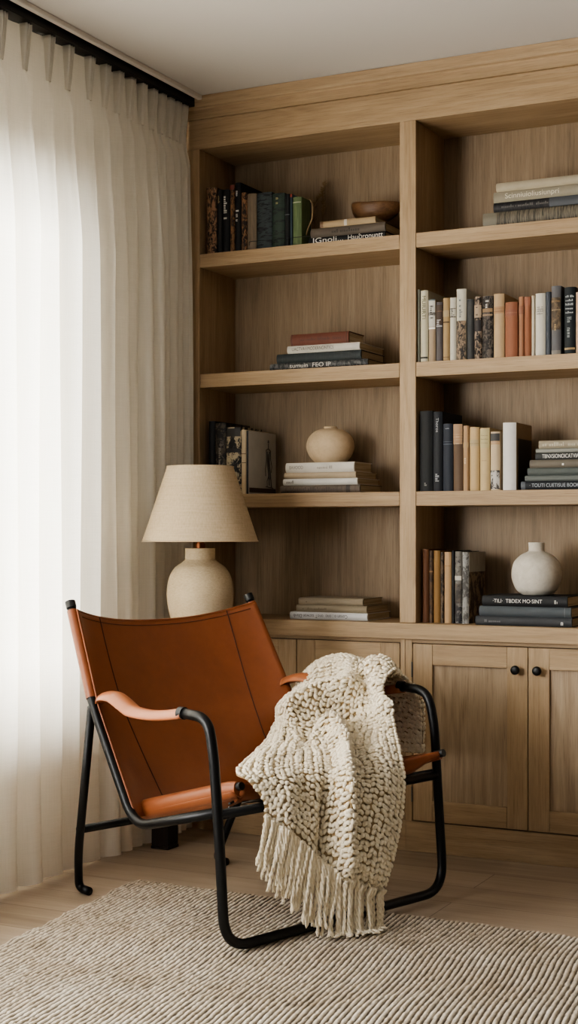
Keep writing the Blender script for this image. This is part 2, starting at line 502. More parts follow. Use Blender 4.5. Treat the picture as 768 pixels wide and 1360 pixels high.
# ------------------------------------------------------------------ books
def book_bm(t, h, dp, flat, tb, bul):
    """closed case: cover as a C section, spine at depth 0. upright: a->x b->z c->y ; flat: a->z b->x c->y"""
    tb = min(tb, t * .2)
    n = 5
    outer = [(0, dp), (0, .003)]
    for k in range(1, n):
        a = t * k / n
        outer.append((a, -bul * math.sin(PI * k / n)))
    outer += [(t, .003), (t, dp)]
    inner = [(t - tb, dp), (t - tb, .005), (tb, .005), (tb, dp)]
    sec = outer + inner
    def mp(a, b_, c): return (b_, c, a) if flat else (a, c, b_)
    bm = bm_new()
    A = [bm.verts.new(mp(a, 0, c)) for a, c in sec]; B = [bm.verts.new(mp(a, h, c)) for a, c in sec]
    m = len(sec)
    for i in range(m):
        j = (i + 1) % m; bm.faces.new((A[i], A[j], B[j], B[i]))
    # end caps as strips : spine wall + two boards
    def cap(V, rev):
        no = len(outer)
        polys = [[V[0], V[1], V[no + 2], V[no + 3]], [V[no - 1], V[no], V[no + 1], V[no - 2]] if False else [V[no - 2], V[no - 1], V[no], V[no + 1]],
                 [V[i] for i in range(1, no - 1)] + [V[no + 1], V[no + 2]]]
        for p in polys:
            bm.faces.new(p[::-1] if rev else p)
    cap(A, False); cap(B, True)
    pg = bm_new()
    x0, y0, z0 = mp(tb, .003, .005); x1, y1, z1 = mp(t - tb, h - .003, dp - .004)
    box(pg, x0, x1, y0, y1, z0, z1)
    return bm, pg

def text_mesh(s, size, w=None):
    cu = bpy.data.curves.new('t', 'FONT'); cu.body = s; cu.size = size; cu.align_x = 'CENTER'; cu.align_y = 'CENTER'
    o = bpy.data.objects.new('t', cu); COL.objects.link(o)
    dg = bpy.context.evaluated_depsgraph_get()
    me = bpy.data.meshes.new_from_object(o.evaluated_get(dg))
    bpy.data.objects.remove(o); bpy.data.curves.remove(cu)
    if w and len(me.vertices):
        xs = [v.co.x for v in me.vertices]; k = w / max(1e-6, max(xs) - min(xs))
        for v in me.vertices: v.co.x *= k
    return me
def ticks_bm(length, height, rnd, dens=1.0):
    """illegible small lettering: rows of little strokes, in xy plane, centred"""
    bm = bm_new(); x = -length / 2
    u = height * .22
    while x < length / 2:
        if rnd.random() < .14: x += u * 2.2; continue
        hh = height * rnd.choice((.55, .6, .6, 1.0)); 
        for seg in range(rnd.choice((1, 2, 2))):
            y0 = -height / 2; 
            vs = [bm.verts.new(p + (0,)) for p in ((x, y0), (x + u * .8, y0), (x + u * .8, y0 + hh), (x, y0 + hh))]
            bm.faces.new(vs); x += u * 1.25
            if seg == 0 and rnd.random() < .6:
                yy = y0 + hh * rnd.choice((0, .45, .8))
                vs = [bm.verts.new(p + (0,)) for p in ((x - u * .5, yy), (x + u * .1, yy), (x + u * .1, yy + u * .7), (x - u * .5, yy + u * .7))]
                bm.faces.new(vs)
        x += u * .5
    return bm

def spine_print(root, what, t, h, flat, bul, rnd):
    """what: list of print items on a spine. positions f along the height (0..1)"""
    yb = -bul - .0009
    for it in what:
        k = it[0]
        if k == 'band':                      # coloured band: f0,f1,colour
            _, f0, f1, c = it[:4]
            e = .0006; n = 6; bm = bm_new()
            def P(a, b_):
                c_ = -bul * math.sin(PI * min(1, max(0, a / t))) - e
                return (b_, c_, a) if flat else (a, c_, b_)
            prev = None
            for i in range(n + 1):
                a = t * (.02 + .96 * i / n)
                cur = (bm.verts.new(P(a, f0 * h)), bm.verts.new(P(a, f1 * h)))
                if prev: bm.faces.new((prev[0], cur[0], cur[1], prev[1]))
                prev = cur
            o = link('spine_label', bm, it[4] if len(it) > 4 else pm(c), root)
        elif k in ('text', 'ticks'):
            # text: string, f centre, size frac of thickness, length frac, colour, across?
            _, s, f, hs, lf, c = it[:6]
            up = it[6] if len(it) > 6 else 'along'
            if up == 'across': size, wid = it[3] * h, lf * t
            else: size, wid = hs * t, lf * h
            if k == 'text': me = text_mesh(s, size * 1.25, wid)
            else:
                bmx = ticks_bm(wid, size, rnd); me = bpy.data.meshes.new('title'); bmx.to_mesh(me); bmx.free()
            o = link('title', me, c if not isinstance(c, tuple) else pm(c), root)
            o.location = (f * h, yb, t / 2) if flat else (t / 2, yb, f * h)
            rot = Matrix.Rotation(PI / 2, 4, 'X')
            if not flat and up == 'along': rot = rot @ Matrix.Rotation(-PI / 2, 4, 'Z')
            if up == 'flipped': rot = rot @ Matrix.Rotation(PI, 4, 'Z')
            o.rotation_euler = rot.to_euler()

NB = [0]
def book(label, group, x, y, z, t, h, dp, mat, flat=False, rz=0, prints=(), pmat=None, bul=None, tb=.0025):
    NB[0] += 1
    rnd = random.Random(NB[0])
    if bul is None: bul = min(.004, t * .14)
    root = thing('book', label, 'book', (x, y, z), rz, group)
    c, p = book_bm(t, h, dp, flat, tb, bul)
    co = link('cover', c, mat, root, smooth=35)
    link('pages', p, pmat or M['pages_h' if flat else 'pages_v'], root)
    spine_print(root, prints, t, h, flat, bul, rnd)
    return root

def row(zs, y, group, items, g=.0006):
    """upright books. item: (px0, px1, pytop, depth, mat, prints, label)"""
    for it in items:
        px0, px1, top, dp, mat, pr, label = it[:7]
        yy = y + (it[7] if len(it) > 7 else 0)
        xa, xb = xc(px0, top, yy), xc(px1, top, yy)
        if xa > .7: xa = max(xa, CR + .0008)
        zt = at_y((px0 + px1) / 2, top, yy).z
        book(label, group, xa + g / 2, yy, zs + .0005, xb - xa - g, zt - zs, dp, mat, prints=pr)

def stack(zs, y, group, items):
    """flat books, bottom up. item: (px0, px1, thickness px, depth, mat, prints, label[, dy, rz])"""
    z = zs + .0005
    for it in items:
        px0, px1, th, dp, mat, pr, label = it[:7]
        dy = it[7] if len(it) > 7 else 0
        rz = it[8] if len(it) > 8 else 0
        yy = y + dy
        pa, pb = at_y(px0, 700, yy), at_y(px1, 700, yy)
        d = (pa - CAM).dot(FWD) * .5 + (pb - CAM).dot(FWD) * .5
        t = th / F * d
        book(label, group, pa.x, yy, z, t - .0004, pb.x - pa.x, dp, mat, flat=True, rz=rz, prints=pr)
        z += t
    return z

cm = cover_mat
GOLD = (176, 140, 84); CREAM = (214, 202, 178); WHT = (208, 202, 192)
z1, z2, z3 = sh[0][1], sh[1][1], sh[2][1]
YS = .012

# --- left, top shelf, upright
row(z1, .02, 'upright books on the top left shelf', [
    (274, 287.3, 249.5, .17, cm((38, 26, 18), 'speckle', (150, 104, 66), 1), [], 'mottled brown and black book, leftmost upright on the top left shelf'),
    (288, 295, 252, .17, cm((22, 20, 20)), [('ticks', '', .84, .35, .12, GOLD)], 'narrow black book beside the mottled brown one on the top left shelf'),
    (295.4, 305, 252, .16, cm((20, 20, 22), 'cloth'), [('ticks', '', .72, .45, .34, WHT)], 'black book with pale upright lettering next to the copper-banded one'),
    (305.4, 311.6, 246, .18, cm((132, 88, 48), 'speckle', (44, 28, 16), 2), [('band', .93, 1, (120, 40, 26))], 'thin worn copper book with a dark red top on the top left shelf'),
    (312, 320, 243, .20, cm((18, 18, 20)), [('ticks', '', .84, .5, .08, WHT, 'along'), ('ticks', '', .52, .5, .16, WHT, 'along')], 'tallest black book on the top left shelf, pale marks on its spine'),
    (320.4, 327.8, 256, .16, cm((34, 22, 16), 'speckle', (150, 98, 56), 5), [], 'slim black and copper flecked book on the top left shelf'),
    (328.2, 340.4, 257.5, .16, cm((122, 102, 78), 'grain', (92, 74, 56), 3), [], 'taupe grey book left of the slate one on the top left shelf'),
    (341, 361, 256, .16, cm((54, 64, 66), 'streak', (20, 22, 24), 4), [], 'thick slate book with black brush strokes on the top left shelf'),
    (361.4, 378, 257, .16, cm((44, 62, 50), 'streak', (28, 36, 32), 6), [('ticks', '', .86, .3, .12, (150, 136, 84))], 'dark green book with a sketchy pattern on the top left shelf'),
    (378.3, 385, 258, .16, cm((24, 26, 26)), [('band', .60, .615, (90, 96, 96))], 'narrow black book between two green ones on the top left shelf'),
    (385.4, 388.4, 258, .15, cm((52, 70, 84)), [('band', .94, 1, (170, 56, 34))], 'very thin blue book with a red tip on the top left shelf'),
    (388.8, 400.5, 262, .07, cm((88, 108, 62), 'grain', (108, 128, 74), 7), [('band', .88, .90, (160, 160, 130))], 'moss green book at the right end of the top left row'),
])
# --- left, top shelf, stack
zst = stack(z1, .03, 'stacked books on the top left shelf', [
    (410.5, 512, 9.2, .19, cm((24, 24, 26)), [('text', 'IGnoli...', .26, .86, .40, (222, 214, 200)), ('text', 'Hauɓronuntt', .745, .84, .45, (222, 214, 200))],
     'black book with big pale lettering at the bottom of the top left stack'),
    (413, 512, 12.2, .19, cm((98, 84, 70)), [('ticks', '', .46, .42, .38, (54, 44, 36))], 'grey-brown book second from bottom in the top left stack'),
    (425.5, 499, 8.6, .12, cm((178, 146, 102), 'cloth', (0, 0, 0), 4), [('band', .0, .06, (120, 86, 54)), ('band', .44, .49, (190, 180, 168))], 'small tan book on top of the top left stack, beside the wooden bowl', .0),
])
# --- left, second shelf stack
stack(z2, .02, 'stacked books on the second left shelf', [
    (359, 489, 9.2, .19, cm((50, 52, 54), 'speckle', (98, 96, 94), 8), [('text', 'sumuin  FEO IP', .42, .72, .42, (198, 192, 182))], 'patterned charcoal book at the bottom of the second left shelf stack'),
    (368, 480, 12.3, .20, cm((44, 52, 54), 'grain', (56, 64, 66), 9), [], 'dark slate book second from bottom on the second left shelf'),
    (382, 478, 10.2, .21, cm((206, 198, 184)), [('text', 'UACTVA·I·MODERNONTICS', .36, .52, .58, (86, 78, 68))], 'white book with small dark lettering under the red-brown leather book'),
    (386.5, 463.5, 15.4, .13, cm((118, 58, 38), 'grain', (104, 48, 32), 10), [('ticks', '', .55, .28, .74, (84, 42, 28)), ('band', .02, .03, (70, 34, 22)), ('band', .96, .97, (70, 34, 22))], 'red-brown leather book on top of the second left shelf stack', .004),
])
# --- left, third shelf, upright
row(z3, .02, 'upright books on the third left shelf', [
    (277, 285.4, 559.5, .20, cm((24, 24, 26)), [], 'plain black book, leftmost on the third left shelf behind the lamp'),
    (285.8, 300, 562, .18, cm((26, 24, 22), 'picture', (70, 58, 44), 11), [('ticks', '', .5, .2, .3, (150, 140, 124))], 'black book with faint picture spine on the third left shelf'),
    (300.4, 320, 567.5, .16, cm((178, 156, 118), 'picture', (24, 20, 18), 15), [('band', .86, .98, (40, 34, 30)), ('band', .62, .68, (24, 20, 18))], 'cream book with a black splashed picture, half hidden by the lamp shade'),
    (320.4, 327.2, 571, .17, cm((196, 168, 128)), [('band', .62, .63, (90, 66, 44)), ('band', .48, .49, (90, 66, 44))], 'narrow tan book beside the figure-drawing book'),
])
# figure-drawing book: black spine, white cover
xa, xb = xc(327.4, 600, .02), xc(330.4, 600, .02)
fz = at_y(330, 572, .02).z
fb = book('book with a pale cover showing a sketched standing figure, third left shelf', 'upright books on the third left shelf',
          xa + .0003, .02, z3 + .0005, xb - xa - .0006, fz - z3, .21, cm((190, 182, 166), 'cloth', (0, 0, 0), 30), prints=[('band', 0, 1, (26, 22, 20))], bul=.0005)
tX = xb - xa
bw = link('cover_strip', boxm(tX, tX + .0008, .004, .205, .006, .022), pm((86, 62, 44)), fb)
bm = bm_new()
def stroke(pts, r):
    sweep(bm, [(tX + .0004, p[0], p[1]) for p in pts], r * .62, 6)
hh = fz - z3
sk = lambda u, v_: (.085 + (u) * .05 + .06, hh * v_)
stroke([sk(.02, .84), sk(.06, .875), sk(.1, .84)], .004); stroke([sk(.06, .83), sk(.06, .74)], .0022)
stroke([sk(-.25, .72), sk(.06, .745), sk(.4, .71)], .0035); stroke([sk(-.25, .72), sk(-.22, .55), sk(-.4, .40), sk(-.35, .3)], .0024)
stroke([sk(.4, .71), sk(.42, .58), sk(.62, .46), sk(.5, .36)], .0024)
stroke([sk(-.1, .7), sk(-.05, .5), sk(.1, .36), sk(.2, .15)], .0034); stroke([sk(.25, .7), sk(.2, .52), sk(.4, .32), sk(.55, .12)], .0036)
stroke([sk(.05, .66), sk(.1, .45), sk(.25, .25)], .003); stroke([sk(-.3, .13), sk(.2, .12), sk(.8, .11)], .003); stroke([sk(-.1, .12), sk(-.12, .22), sk(.1, .3)], .0024)
fo = link('figure_drawing', bm, pm((88, 82, 74)), fb); fo['label'] = 'dark ink sketch of a standing figure'
# --- left, third shelf stack
zv1 = stack(z3, .02, 'stacked books on the third left shelf', [
    (373, 478.5, 10.4, .19, cm((104, 88, 74), 'grain', (76, 62, 52), 12), [('ticks', '', .45, .5, .6, (70, 56, 46)), ('band', .83, .88, (54, 44, 38))], 'weathered brown book at the bottom of the third left shelf stack'),
    (376.5, 475, 8.8, .19, cm((212, 208, 200)), [('ticks', '', .10, .5, .1, (120, 114, 108))], 'white book second from bottom on the third left shelf'),
    (378, 473, 8.2, .18, cm((182, 158, 124)), [], 'plain beige book below the top white one on the third left shelf'),
    (380, 471, 13.2, .15, cm((216, 208, 194)), [('text', 'BAVOOD', .16, .40, .20, (120, 112, 104)), ('ticks', '', .56, .3, .26, (150, 140, 128))], 'thick white book carrying the round beige vase', .004),
])
# --- left, counter stack
stack(zt_counter, .03, 'stacked books on the left of the ledge', [
    (385.5, 488.5, 9.8, .20, cm((214, 212, 210)), [('text', 'Conan o ; ono  onoT sacwon Dlanb', .40, .55, .70, (84, 78, 80), 'flipped')], 'white book with upside-down lettering at the bottom of the left ledge stack'),
    (394, 487.5, 9.6, .19, cm((152, 134, 104)), [('ticks', '', .26, .3, .34, (110, 94, 70))], 'olive beige book in the middle of the left ledge stack'),
    (397, 482.5, 9.6, .17, cm((150, 132, 104)), [('ticks', '', .12, .3, .06, (90, 74, 54))], 'beige-spined book with dark cover on top of the left ledge stack'),
])
# --- right, top shelf stack
stack(z1, .015, 'stacked books on the top right shelf', [
    (642, 783, 18.2, .2, cm((118, 106, 84), 'ribs', (64, 58, 48), 13), [('band', .0, .13, (112, 104, 84))], 'thick book with a streaked grey-olive spine at the bottom of the top right stack'),
    (656, 781, 12.6, .2, cm((30, 29, 32), 'ribs', (44, 42, 44), 14), [('ticks', '', .34, .3, .5, (96, 90, 86)), ('band', .60, .99, (62, 66, 72))], 'near-black book second from bottom in the top right stack'),
    (656, 780, 14.4, .2, cm((150, 138, 112)), [('text', 'Scinniuioliusiunpri', .42, .55, .58, (206, 194, 166))], 'greyish beige book with pale script lettering in the top right stack'),
    (659.5, 782, 12, .19, cm((176, 160, 128)), [], 'plain cream book on top of the top right stack'),
])
# --- right, second shelf row
CRW = (198, 190, 166)
row(z2, YS, 'upright books on the second right shelf', [
    (552.9, 558.2, 385, .17, cm((122, 120, 106)), [], 'grey-green book against the divider on the second right shelf'),
    (558.6, 568.6, 386, .17, cm((196, 186, 154)), [('text', 'MUIURTI', .76, .55, .32, (88, 84, 48)), ('band', .045, .07, (50, 46, 40))], 'cream book with olive upright lettering on the second right shelf'),
    (569.4, 578.6, 398, .15, cm((168, 140, 108)), [('band', .56, .98, (190, 184, 172)), ('ticks', '', .8, .5, .2, (60, 54, 48)), ('band', .74, .79, (70, 62, 54)), ('band', .52, .55, (230, 226, 216)), ('band', .98, 1, (96, 110, 116))], 'tan book with a white printed upper half on the second right shelf'),
    (579.2, 588, 401.5, .15, cm((92, 84, 86)), [('band', .62, .95, (74, 52, 38)), ('band', .58, .60, (170, 168, 170)), ('band', .84, .85, (140, 100, 60)), ('ticks', '', .66, .6, .08, (180, 176, 176))], 'violet-grey book with a brown top on the second right shelf'),
    (588.4, 597.2, 396, .15, cm((176, 140, 88), 'grain', (160, 122, 72), 16), [('band', .70, .80, (164, 140, 100)), ('band', .60, .625, (96, 70, 40)), ('band', .05, .06, (110, 80, 44))], 'ochre cloth book left of the white labelled one on the second right shelf'),
    (597.6, 606, 395.5, .15, cm((206, 198, 178)), [('band', .68, .70, (110, 100, 84)), ('ticks', '', .76, .62, .12, (60, 54, 48)), ('band', .815, .83, (110, 100, 84))], 'white book with a small black label near its top on the second right shelf'),
    (606.4, 619.4, 384, .18, cm((196, 188, 166)), [('band', .0, .55, (62, 54, 48), cm((50, 46, 42), 'speckle', (150, 122, 92), 17)), ('ticks', '', .72, .35, .26, (74, 84, 96))], 'tallest cream book with a dark mottled lower spine on the second right shelf'),
    (620.2, 629.4, 397.5, .16, cm((66, 66, 66), 'grain', (50, 50, 52), 18), [], 'charcoal grey book on the second right shelf'),
    (630, 640, 394, .16, cm((40, 32, 28), 'speckle', (150, 124, 100), 19), [('band', .66, .86, (160, 134, 104)), ('ticks', '', .76, .5, .14, (70, 54, 42)), ('band', .44, .62, (40, 32, 30))], 'black and tan mottled book with a tan label on the second right shelf'),
    (640.6, 655, 393.5, .16, cm((36, 32, 30), 'speckle', (96, 84, 74), 20), [('band', .74, .80, (140, 106, 66)), ('ticks', '', .88, .3, .1, (196, 190, 180)), ('band', .68, .71, (140, 112, 80))], 'thick black book with tan bands on the second right shelf'),
    (655.8, 670, 390.5, .16, cm((196, 158, 108), 'grain', (176, 136, 88), 21), [('band', .69, .80, (172, 124, 78)), ('band', .72, .73, (120, 80, 48)), ('band', .76, .77, (120, 80, 48))], 'pale tan book with two thin brown lines on the second right shelf'),
    (671, 687.6, 401.5, .16, cm((158, 88, 54), 'grain', (142, 76, 46), 22), [('band', .75, .86, (140, 74, 46)), ('band', .80, .81, (170, 108, 74))], 'broad terracotta book on the second right shelf'),
    (689, 696.2, 394.5, .15, cm((172, 110, 72), 'grain', (156, 96, 60), 23), [('band', .71, .85, (140, 82, 52))], 'slim light terracotta book on the second right shelf'),
    (696.6, 705.6, 394.5, .15, cm((160, 90, 54), 'grain', (146, 80, 48), 24), [('band', .85, 1.0, (146, 80, 50))], 'terracotta book left of the cream pair on the second right shelf'),
    (706, 710.8, 393, .15, cm((206, 194, 166), 'grain', (170, 140, 100), 25), [], 'very thin cream book beside the white ribbed one on the second right shelf'),
    (711.2, 724.6, 390, .16, cm((210, 202, 182), 'grain', (190, 184, 170), 26), [('ticks', '', .78, .022, .6, (76, 70, 62), 'across'), ('ticks', '', .745, .022, .6, (76, 70, 62), 'across'), ('ticks', '', .71, .022, .6, (76, 70, 62), 'across'), ('ticks', '', .67, .022, .6, (76, 70, 62), 'across')], 'cream book with four short dark text lines on the second right shelf'),
    (725, 732, 388, .16, cm((70, 76, 86)), [], 'slim slate blue book on the second right shelf'),
    (732.4, 745.4, 380, .16, cm((98, 96, 98)), [('band', .36, .83, (84, 68, 50), cm((84, 68, 50), 'speckle', (120, 96, 66), 27)), ('band', .76, .79, (168, 130, 80)), ('band', .64, .655, (190, 160, 110)), ('ticks', '', .40, .3, .08, GOLD), ('band', 0, .06, (120, 112, 102))], 'tall grey book with a brown and gold label on the second right shelf'),
    (749.6, 764.4, 381.5, .16, cm((28, 36, 40)), [('ticks', '', .86, .032, .7, (176, 180, 178), 'across'), ('ticks', '', .80, .032, .7, (176, 180, 178), 'across'), ('ticks', '', .74, .032, .7, (176, 180, 178), 'across'), ('ticks', '', .68, .032, .7, (176, 180, 178), 'across'), ('ticks', '', .62, .032, .7, (176, 180, 178), 'across'), ('ticks', '', .4, .4, .3, (130, 136, 134)), ('band', .06, .09, (150, 120, 70))], 'tall dark teal book with pale lettering at the right of the second right shelf'),
    (765, 776, 388, .16, cm((200, 160, 128), 'grain', (180, 140, 110), 28), [], 'pinkish tan book cut off by the right edge of the photo'),
])
# --- right, third shelf
row(z3, YS, 'upright books on the third right shelf', [
    (557.6, 574.6, 546, .17, cm((26, 27, 29)), [('ticks', '', .09, .2, .03, (120, 118, 112))], 'thick plain black book, leftmost on the third right shelf'),
    (575.2, 587.8, 547, .19, cm((32, 35, 42)), [('text', 'Thoros', .83, .34, .18, (150, 152, 158)), ('ticks', '', .18, .4, .12, (150, 152, 158))], 'dark navy book with pale vertical lettering on the third right shelf'),
    (588.4, 601.4, 563, .16, cm((42, 48, 62), 'cloth', (0, 0, 0), 2), [('band', .69, .70, (80, 86, 100)), ('band', .73, .735, (80, 86, 100)), ('ticks', '', .93, .018, .4, (150, 152, 160), 'across')], 'navy blue book on the third right shelf'),
    (602.2, 614.8, 563.5, .16, cm((104, 78, 56)), [('band', .70, 1.0, (160, 122, 84)), ('band', .80, .815, (200, 160, 120)), ('band', .84, .85, (190, 150, 110)), ('band', .76, .77, (190, 150, 110)), ('band', .70, .71, (210, 180, 140))], 'brown book with a copper striped label on the third right shelf'),
    (615.2, 623, 565.5, .16, cm((182, 138, 92)), [('band', .66, .74, (168, 132, 84)), ('ticks', '', .46, .5, .08, (210, 180, 140))], 'slim light brown book on the third right shelf'),
    (624, 636.6, 567.5, .16, cm((200, 162, 104), 'grain', (186, 148, 92), 31), [('band', .70, .80, (170, 146, 100)), ('band', .735, .745, (130, 110, 70))], 'golden tan book on the third right shelf'),
    (637.6, 650.8, 568.5, .16, cm((200, 168, 112), 'grain', (190, 158, 104), 32), [('band', .68, .98, (178, 160, 106)), ('ticks', '', .88, .02, .7, (120, 110, 70), 'across'), ('ticks', '', .82, .02, .7, (120, 110, 70), 'across'), ('ticks', '', .76, .02, .7, (120, 110, 70), 'across'), ('ticks', '', .48, .02, .5, (140, 110, 70), 'across')], 'tan book with an olive lettered label on the third right shelf'),
    (651.6, 664.4, 573.5, .15, cm((200, 172, 132)), [('band', .84, .97, (52, 50, 48)), ('band', .78, .84, (170, 132, 88)), ('band', .02, .34, (90, 84, 78), cm((60, 54, 50), 'picture', (180, 174, 164), 33))], 'small tan book with black and white picture foot on the third right shelf'),
])
# white book with black lower cover
xa, xb = xc(668, 600, YS), xc(685.6, 600, YS)
wz = at_y(676, 561.5, YS).z
wb = book('thick white book with a tan and black side on the third right shelf', 'upright books on the third right shelf', xa, YS, z3 + .0005, xb - xa - .0004, wz - z3, .17,
          cm((214, 208, 200)), prints=[('band', .5, .502, (190, 186, 178))])
tW = xb - xa - .0004
link('cover_side', boxm(tW, tW + .0006, .006, .169, .0, wz - z3), pm((150, 118, 82)), wb)
link('cover_picture', boxm(tW + .0006, tW + .0010, .022, .167, .0, (wz - z3) * .77), pm((26, 21, 18), .35), wb)
stack(z3, YS, 'stacked books on the third right shelf', [
    (692.5, 812, 11.4, .2, cm((38, 42, 48)), [('text', '· TOUTI CUETISUE BOOKS BAHU EC', .5, .50, .80, (150, 156, 164)), ('band', .0, .05, (70, 76, 84))], 'near-black navy book with grey lettering at the bottom of the right third shelf stack'),
    (697.5, 808, 8, .2, cm((98, 104, 100)), [], 'mid grey book second from bottom in the right third shelf stack'),
    (701, 806, 9.8, .19, cm((84, 92, 88)), [], 'slate green book in the middle of the right third shelf stack'),
    (704, 806, 10.8, .19, cm((112, 102, 86)), [('ticks', '', .44, .5, .02, (220, 216, 206))], 'taupe book with one small white mark in the right third shelf stack'),
    (711.5, 806, 8.8, .18, cm((58, 60, 60)), [('text', 'TBNXSIONOICATVIA', .36, .72, .52, (206, 204, 196))], 'charcoal book with bold white lettering in the right third shelf stack'),
    (712, 806, 6.4, .18, cm((140, 140, 128)), [], 'thin pale grey-green book in the right third shelf stack'),
    (716, 804, 10.4, .18, cm((160, 146, 118)), [('ticks', '', .36, .5, .6, (190, 178, 150))], 'beige book on top of the right third shelf stack'),
])
# --- right, ledge
row(zt_counter, .035, 'upright books on the right of the ledge', [
    (561, 569.6, 729.5, .17, cm((110, 60, 26), 'grain', (90, 46, 20), 34), [], 'dark rust book, leftmost on the right ledge'),
    (570, 575.6, 731.5, .16, cm((96, 64, 34), 'speckle', (50, 32, 18), 35), [('band', .7, .72, (140, 96, 50))], 'narrow mottled brown book on the right ledge'),
    (576, 584.6, 731.5, .16, cm((150, 104, 44)), [], 'ochre book on the right ledge'),
    (585, 589.6, 733.5, .16, cm((40, 32, 28), 'speckle', (110, 86, 64), 36), [], 'thin black-brown book between ochre and tan ones on the right ledge'),
    (590.2, 599.6, 733.5, .16, cm((190, 146, 96)), [('band', .8, .81, (150, 104, 60))], 'light tan book on the right ledge'),
    (600, 603.8, 731.5, .16, cm((30, 28, 28)), [], 'thin black book beside the tan one on the right ledge'),
    (604.2, 613.6, 732.5, .17, cm((52, 50, 54), 'picture', (110, 104, 96), 37), [('band', .6, .66, (190, 184, 170)), ('band', .28, .55, (100, 90, 78), cm((96, 86, 74), 'picture', (60, 54, 50), 38))], 'grey book with a small picture on its spine on the right ledge'),
])
xa, xb = xc(614, 780, .035), xc(622.6, 780, .035)
pz = at_y(618, 733.5, .035).z
pb = book('pale book with a smeared brown picture cover on the right ledge', 'upright books on the right of the ledge', xa, .035, zt_counter + .0005, xb - xa - .0004, pz - zt_counter, .165,
          cm((150, 148, 142), 'picture', (84, 80, 76), 39), prints=[])
tP = xb - xa - .0004
link('cover_picture', boxm(tP, tP + .0008, .004, .164, .0, pz - zt_counter), cm((150, 122, 92), 'picture', (70, 54, 40), 40), pb)
link('cover_border', boxm(tP + .0008, tP + .0014, .004, .164, (pz - zt_counter) * .72, pz - zt_counter), cm((176, 166, 146), 'grain', (140, 130, 112), 41), pb)
zv2 = stack(zt_counter, .0, 'stacked books on the right of the ledge', [
    (632, 760, 12.2, .19, cm((58, 60, 64)), [('ticks', '', .18, .3, .16, (110, 110, 112)), ('ticks', '', .90, .6, .02, (190, 190, 186))], 'dark grey book at the bottom of the right ledge stack'),
    (637, 759, 13.6, .19, cm((74, 82, 88), 'cloth', (0, 0, 0), 3), [('band', .93, .935, (110, 116, 120))], 'slate blue-grey book in the middle of the right ledge stack'),
    (641, 754, 14.2, .19, cm((34, 35, 38)), [('text', '·TILI·  TBDEX MO·SINT', .42, .40, .58, (206, 204, 196)), ('ticks', '', .88, .34, .05, (190, 188, 180))], 'black book with white lettering carrying the grey-white vase'),
])
# thin wire rail in front of top-left row
wr = bm_new()
sweep(wr, fillet_path([at_y(331, 326, .012), at_y(331, 321, .012), at_y(412, 313.5, .012), at_y(412, 320, .012)], .004), .0011, 8)
for v_ in wr.verts: v_.co.z = max(v_.co.z, z1 + .0012)
tag(link('wire_bookend', wr, M['black'], smooth='all'), 'thin black wire rail along the foot of the green books', 'bookend')

# ------------------------------------------------------------------ vases, bowl, twigs
def vase_at(px, y, z, prof_px, name, label, mat, sc=1):
    d = (at_y(px, 700, y) - CAM).dot(FWD); k = d / F
    t = thing(name, label, 'vase', (at_y(px, 700, y).x, y, z + .0006))
    prof = smooth_prof([(r * k, h * k) for r, h in prof_px], 8)
    body = bm_new(); lathe(body, prof, 72, cap_top=False)
    return t, body, k
t, bm, k = vase_at(439, .12, zv1, [(17, 0), (20, .8), (27, 8), (31.5, 18), (31.8, 26), (29, 34), (22, 41.5), (14, 45), (10, 45.6)], 'round_vase',
                   'squat round beige vase on the white books of the third left shelf', M['clay_beige'])
link('body', bm, M['clay_beige'], t, smooth='all')
bm = bm_new(); lathe(bm, smooth_prof([(10.2 * k, 45.3 * k), (8.6 * k, 46 * k), (8.8 * k, 48 * k), (7.6 * k, 48.4 * k), (6.6 * k, 46 * k), (6.4 * k, 42 * k)], 5), 48, cap_top=True, cap_bot=False)
link('lip', bm, M['clay_beige'], t, smooth='all')
t, bm, k = vase_at(713, .095, zv2, [(16, 0), (19.5, .8), (27, 7), (32, 19), (33, 30), (30, 43), (22, 52), (13.5, 56.5), (10.8, 58)], 'bottle_vase',
                   'round grey-white textured vase on the black book of the right ledge', M['clay_grey'])
link('body', bm, M['clay_grey'], t, smooth='all')
bm = bm_new(); lathe(bm, smooth_prof([(11.2 * k, 57.2 * k), (10.4 * k, 60 * k), (10.6 * k, 67 * k), (10.9 * k, 69 * k), (9.6 * k, 69.3 * k), (8.8 * k, 66 * k), (8.6 * k, 58 * k)], 6), 48, cap_top=True, cap_bot=False)
nk = link('neck', bm, M['clay_grey'], t, smooth='all')
# wooden bowl
zb_b = zst - .0088 * 2.55   # rests on the grey-brown book
d = (at_y(496, 290, .13) - CAM).dot(FWD); k = d / F
bx = at_y(497, 290, .14)
zbk = z1 + .0005 + (9.2 + 12.2) / F * 5.0
bt = thing('wooden_bowl', 'brown wooden bowl on the stacked books of the top left shelf', 'bowl', (bx.x - .008, .155, zst + .001 - .0215 * 0), 0)
bm = bm_new()
pr = smooth_prof([(7 * k, 0), (11 * k, .4 * k), (20 * k, 4 * k), (28 * k, 12 * k), (31 * k, 21 * k), (30.6 * k, 25 * k), (28.6 * k, 25 * k), (25 * k, 16 * k), (17 * k, 6 * k), (4 * k, 2.6 * k)], 6)
lathe(bm, pr, 56, cap_top=True, sx=1, sy=.72)
for v_ in bm.verts:
    v_.co.z += (.10 * max(0, -v_.co.x) + .0 * v_.co.x) * (v_.co.z / (19 * k))
    v_.co.x += .28 * max(0, v_.co.x) ** 2 / (31 * k) * (1 if abs(v_.co.y) < 1 else 1)
link('bowl_body', bm, M['bowl_wood'], bt, smooth='all')
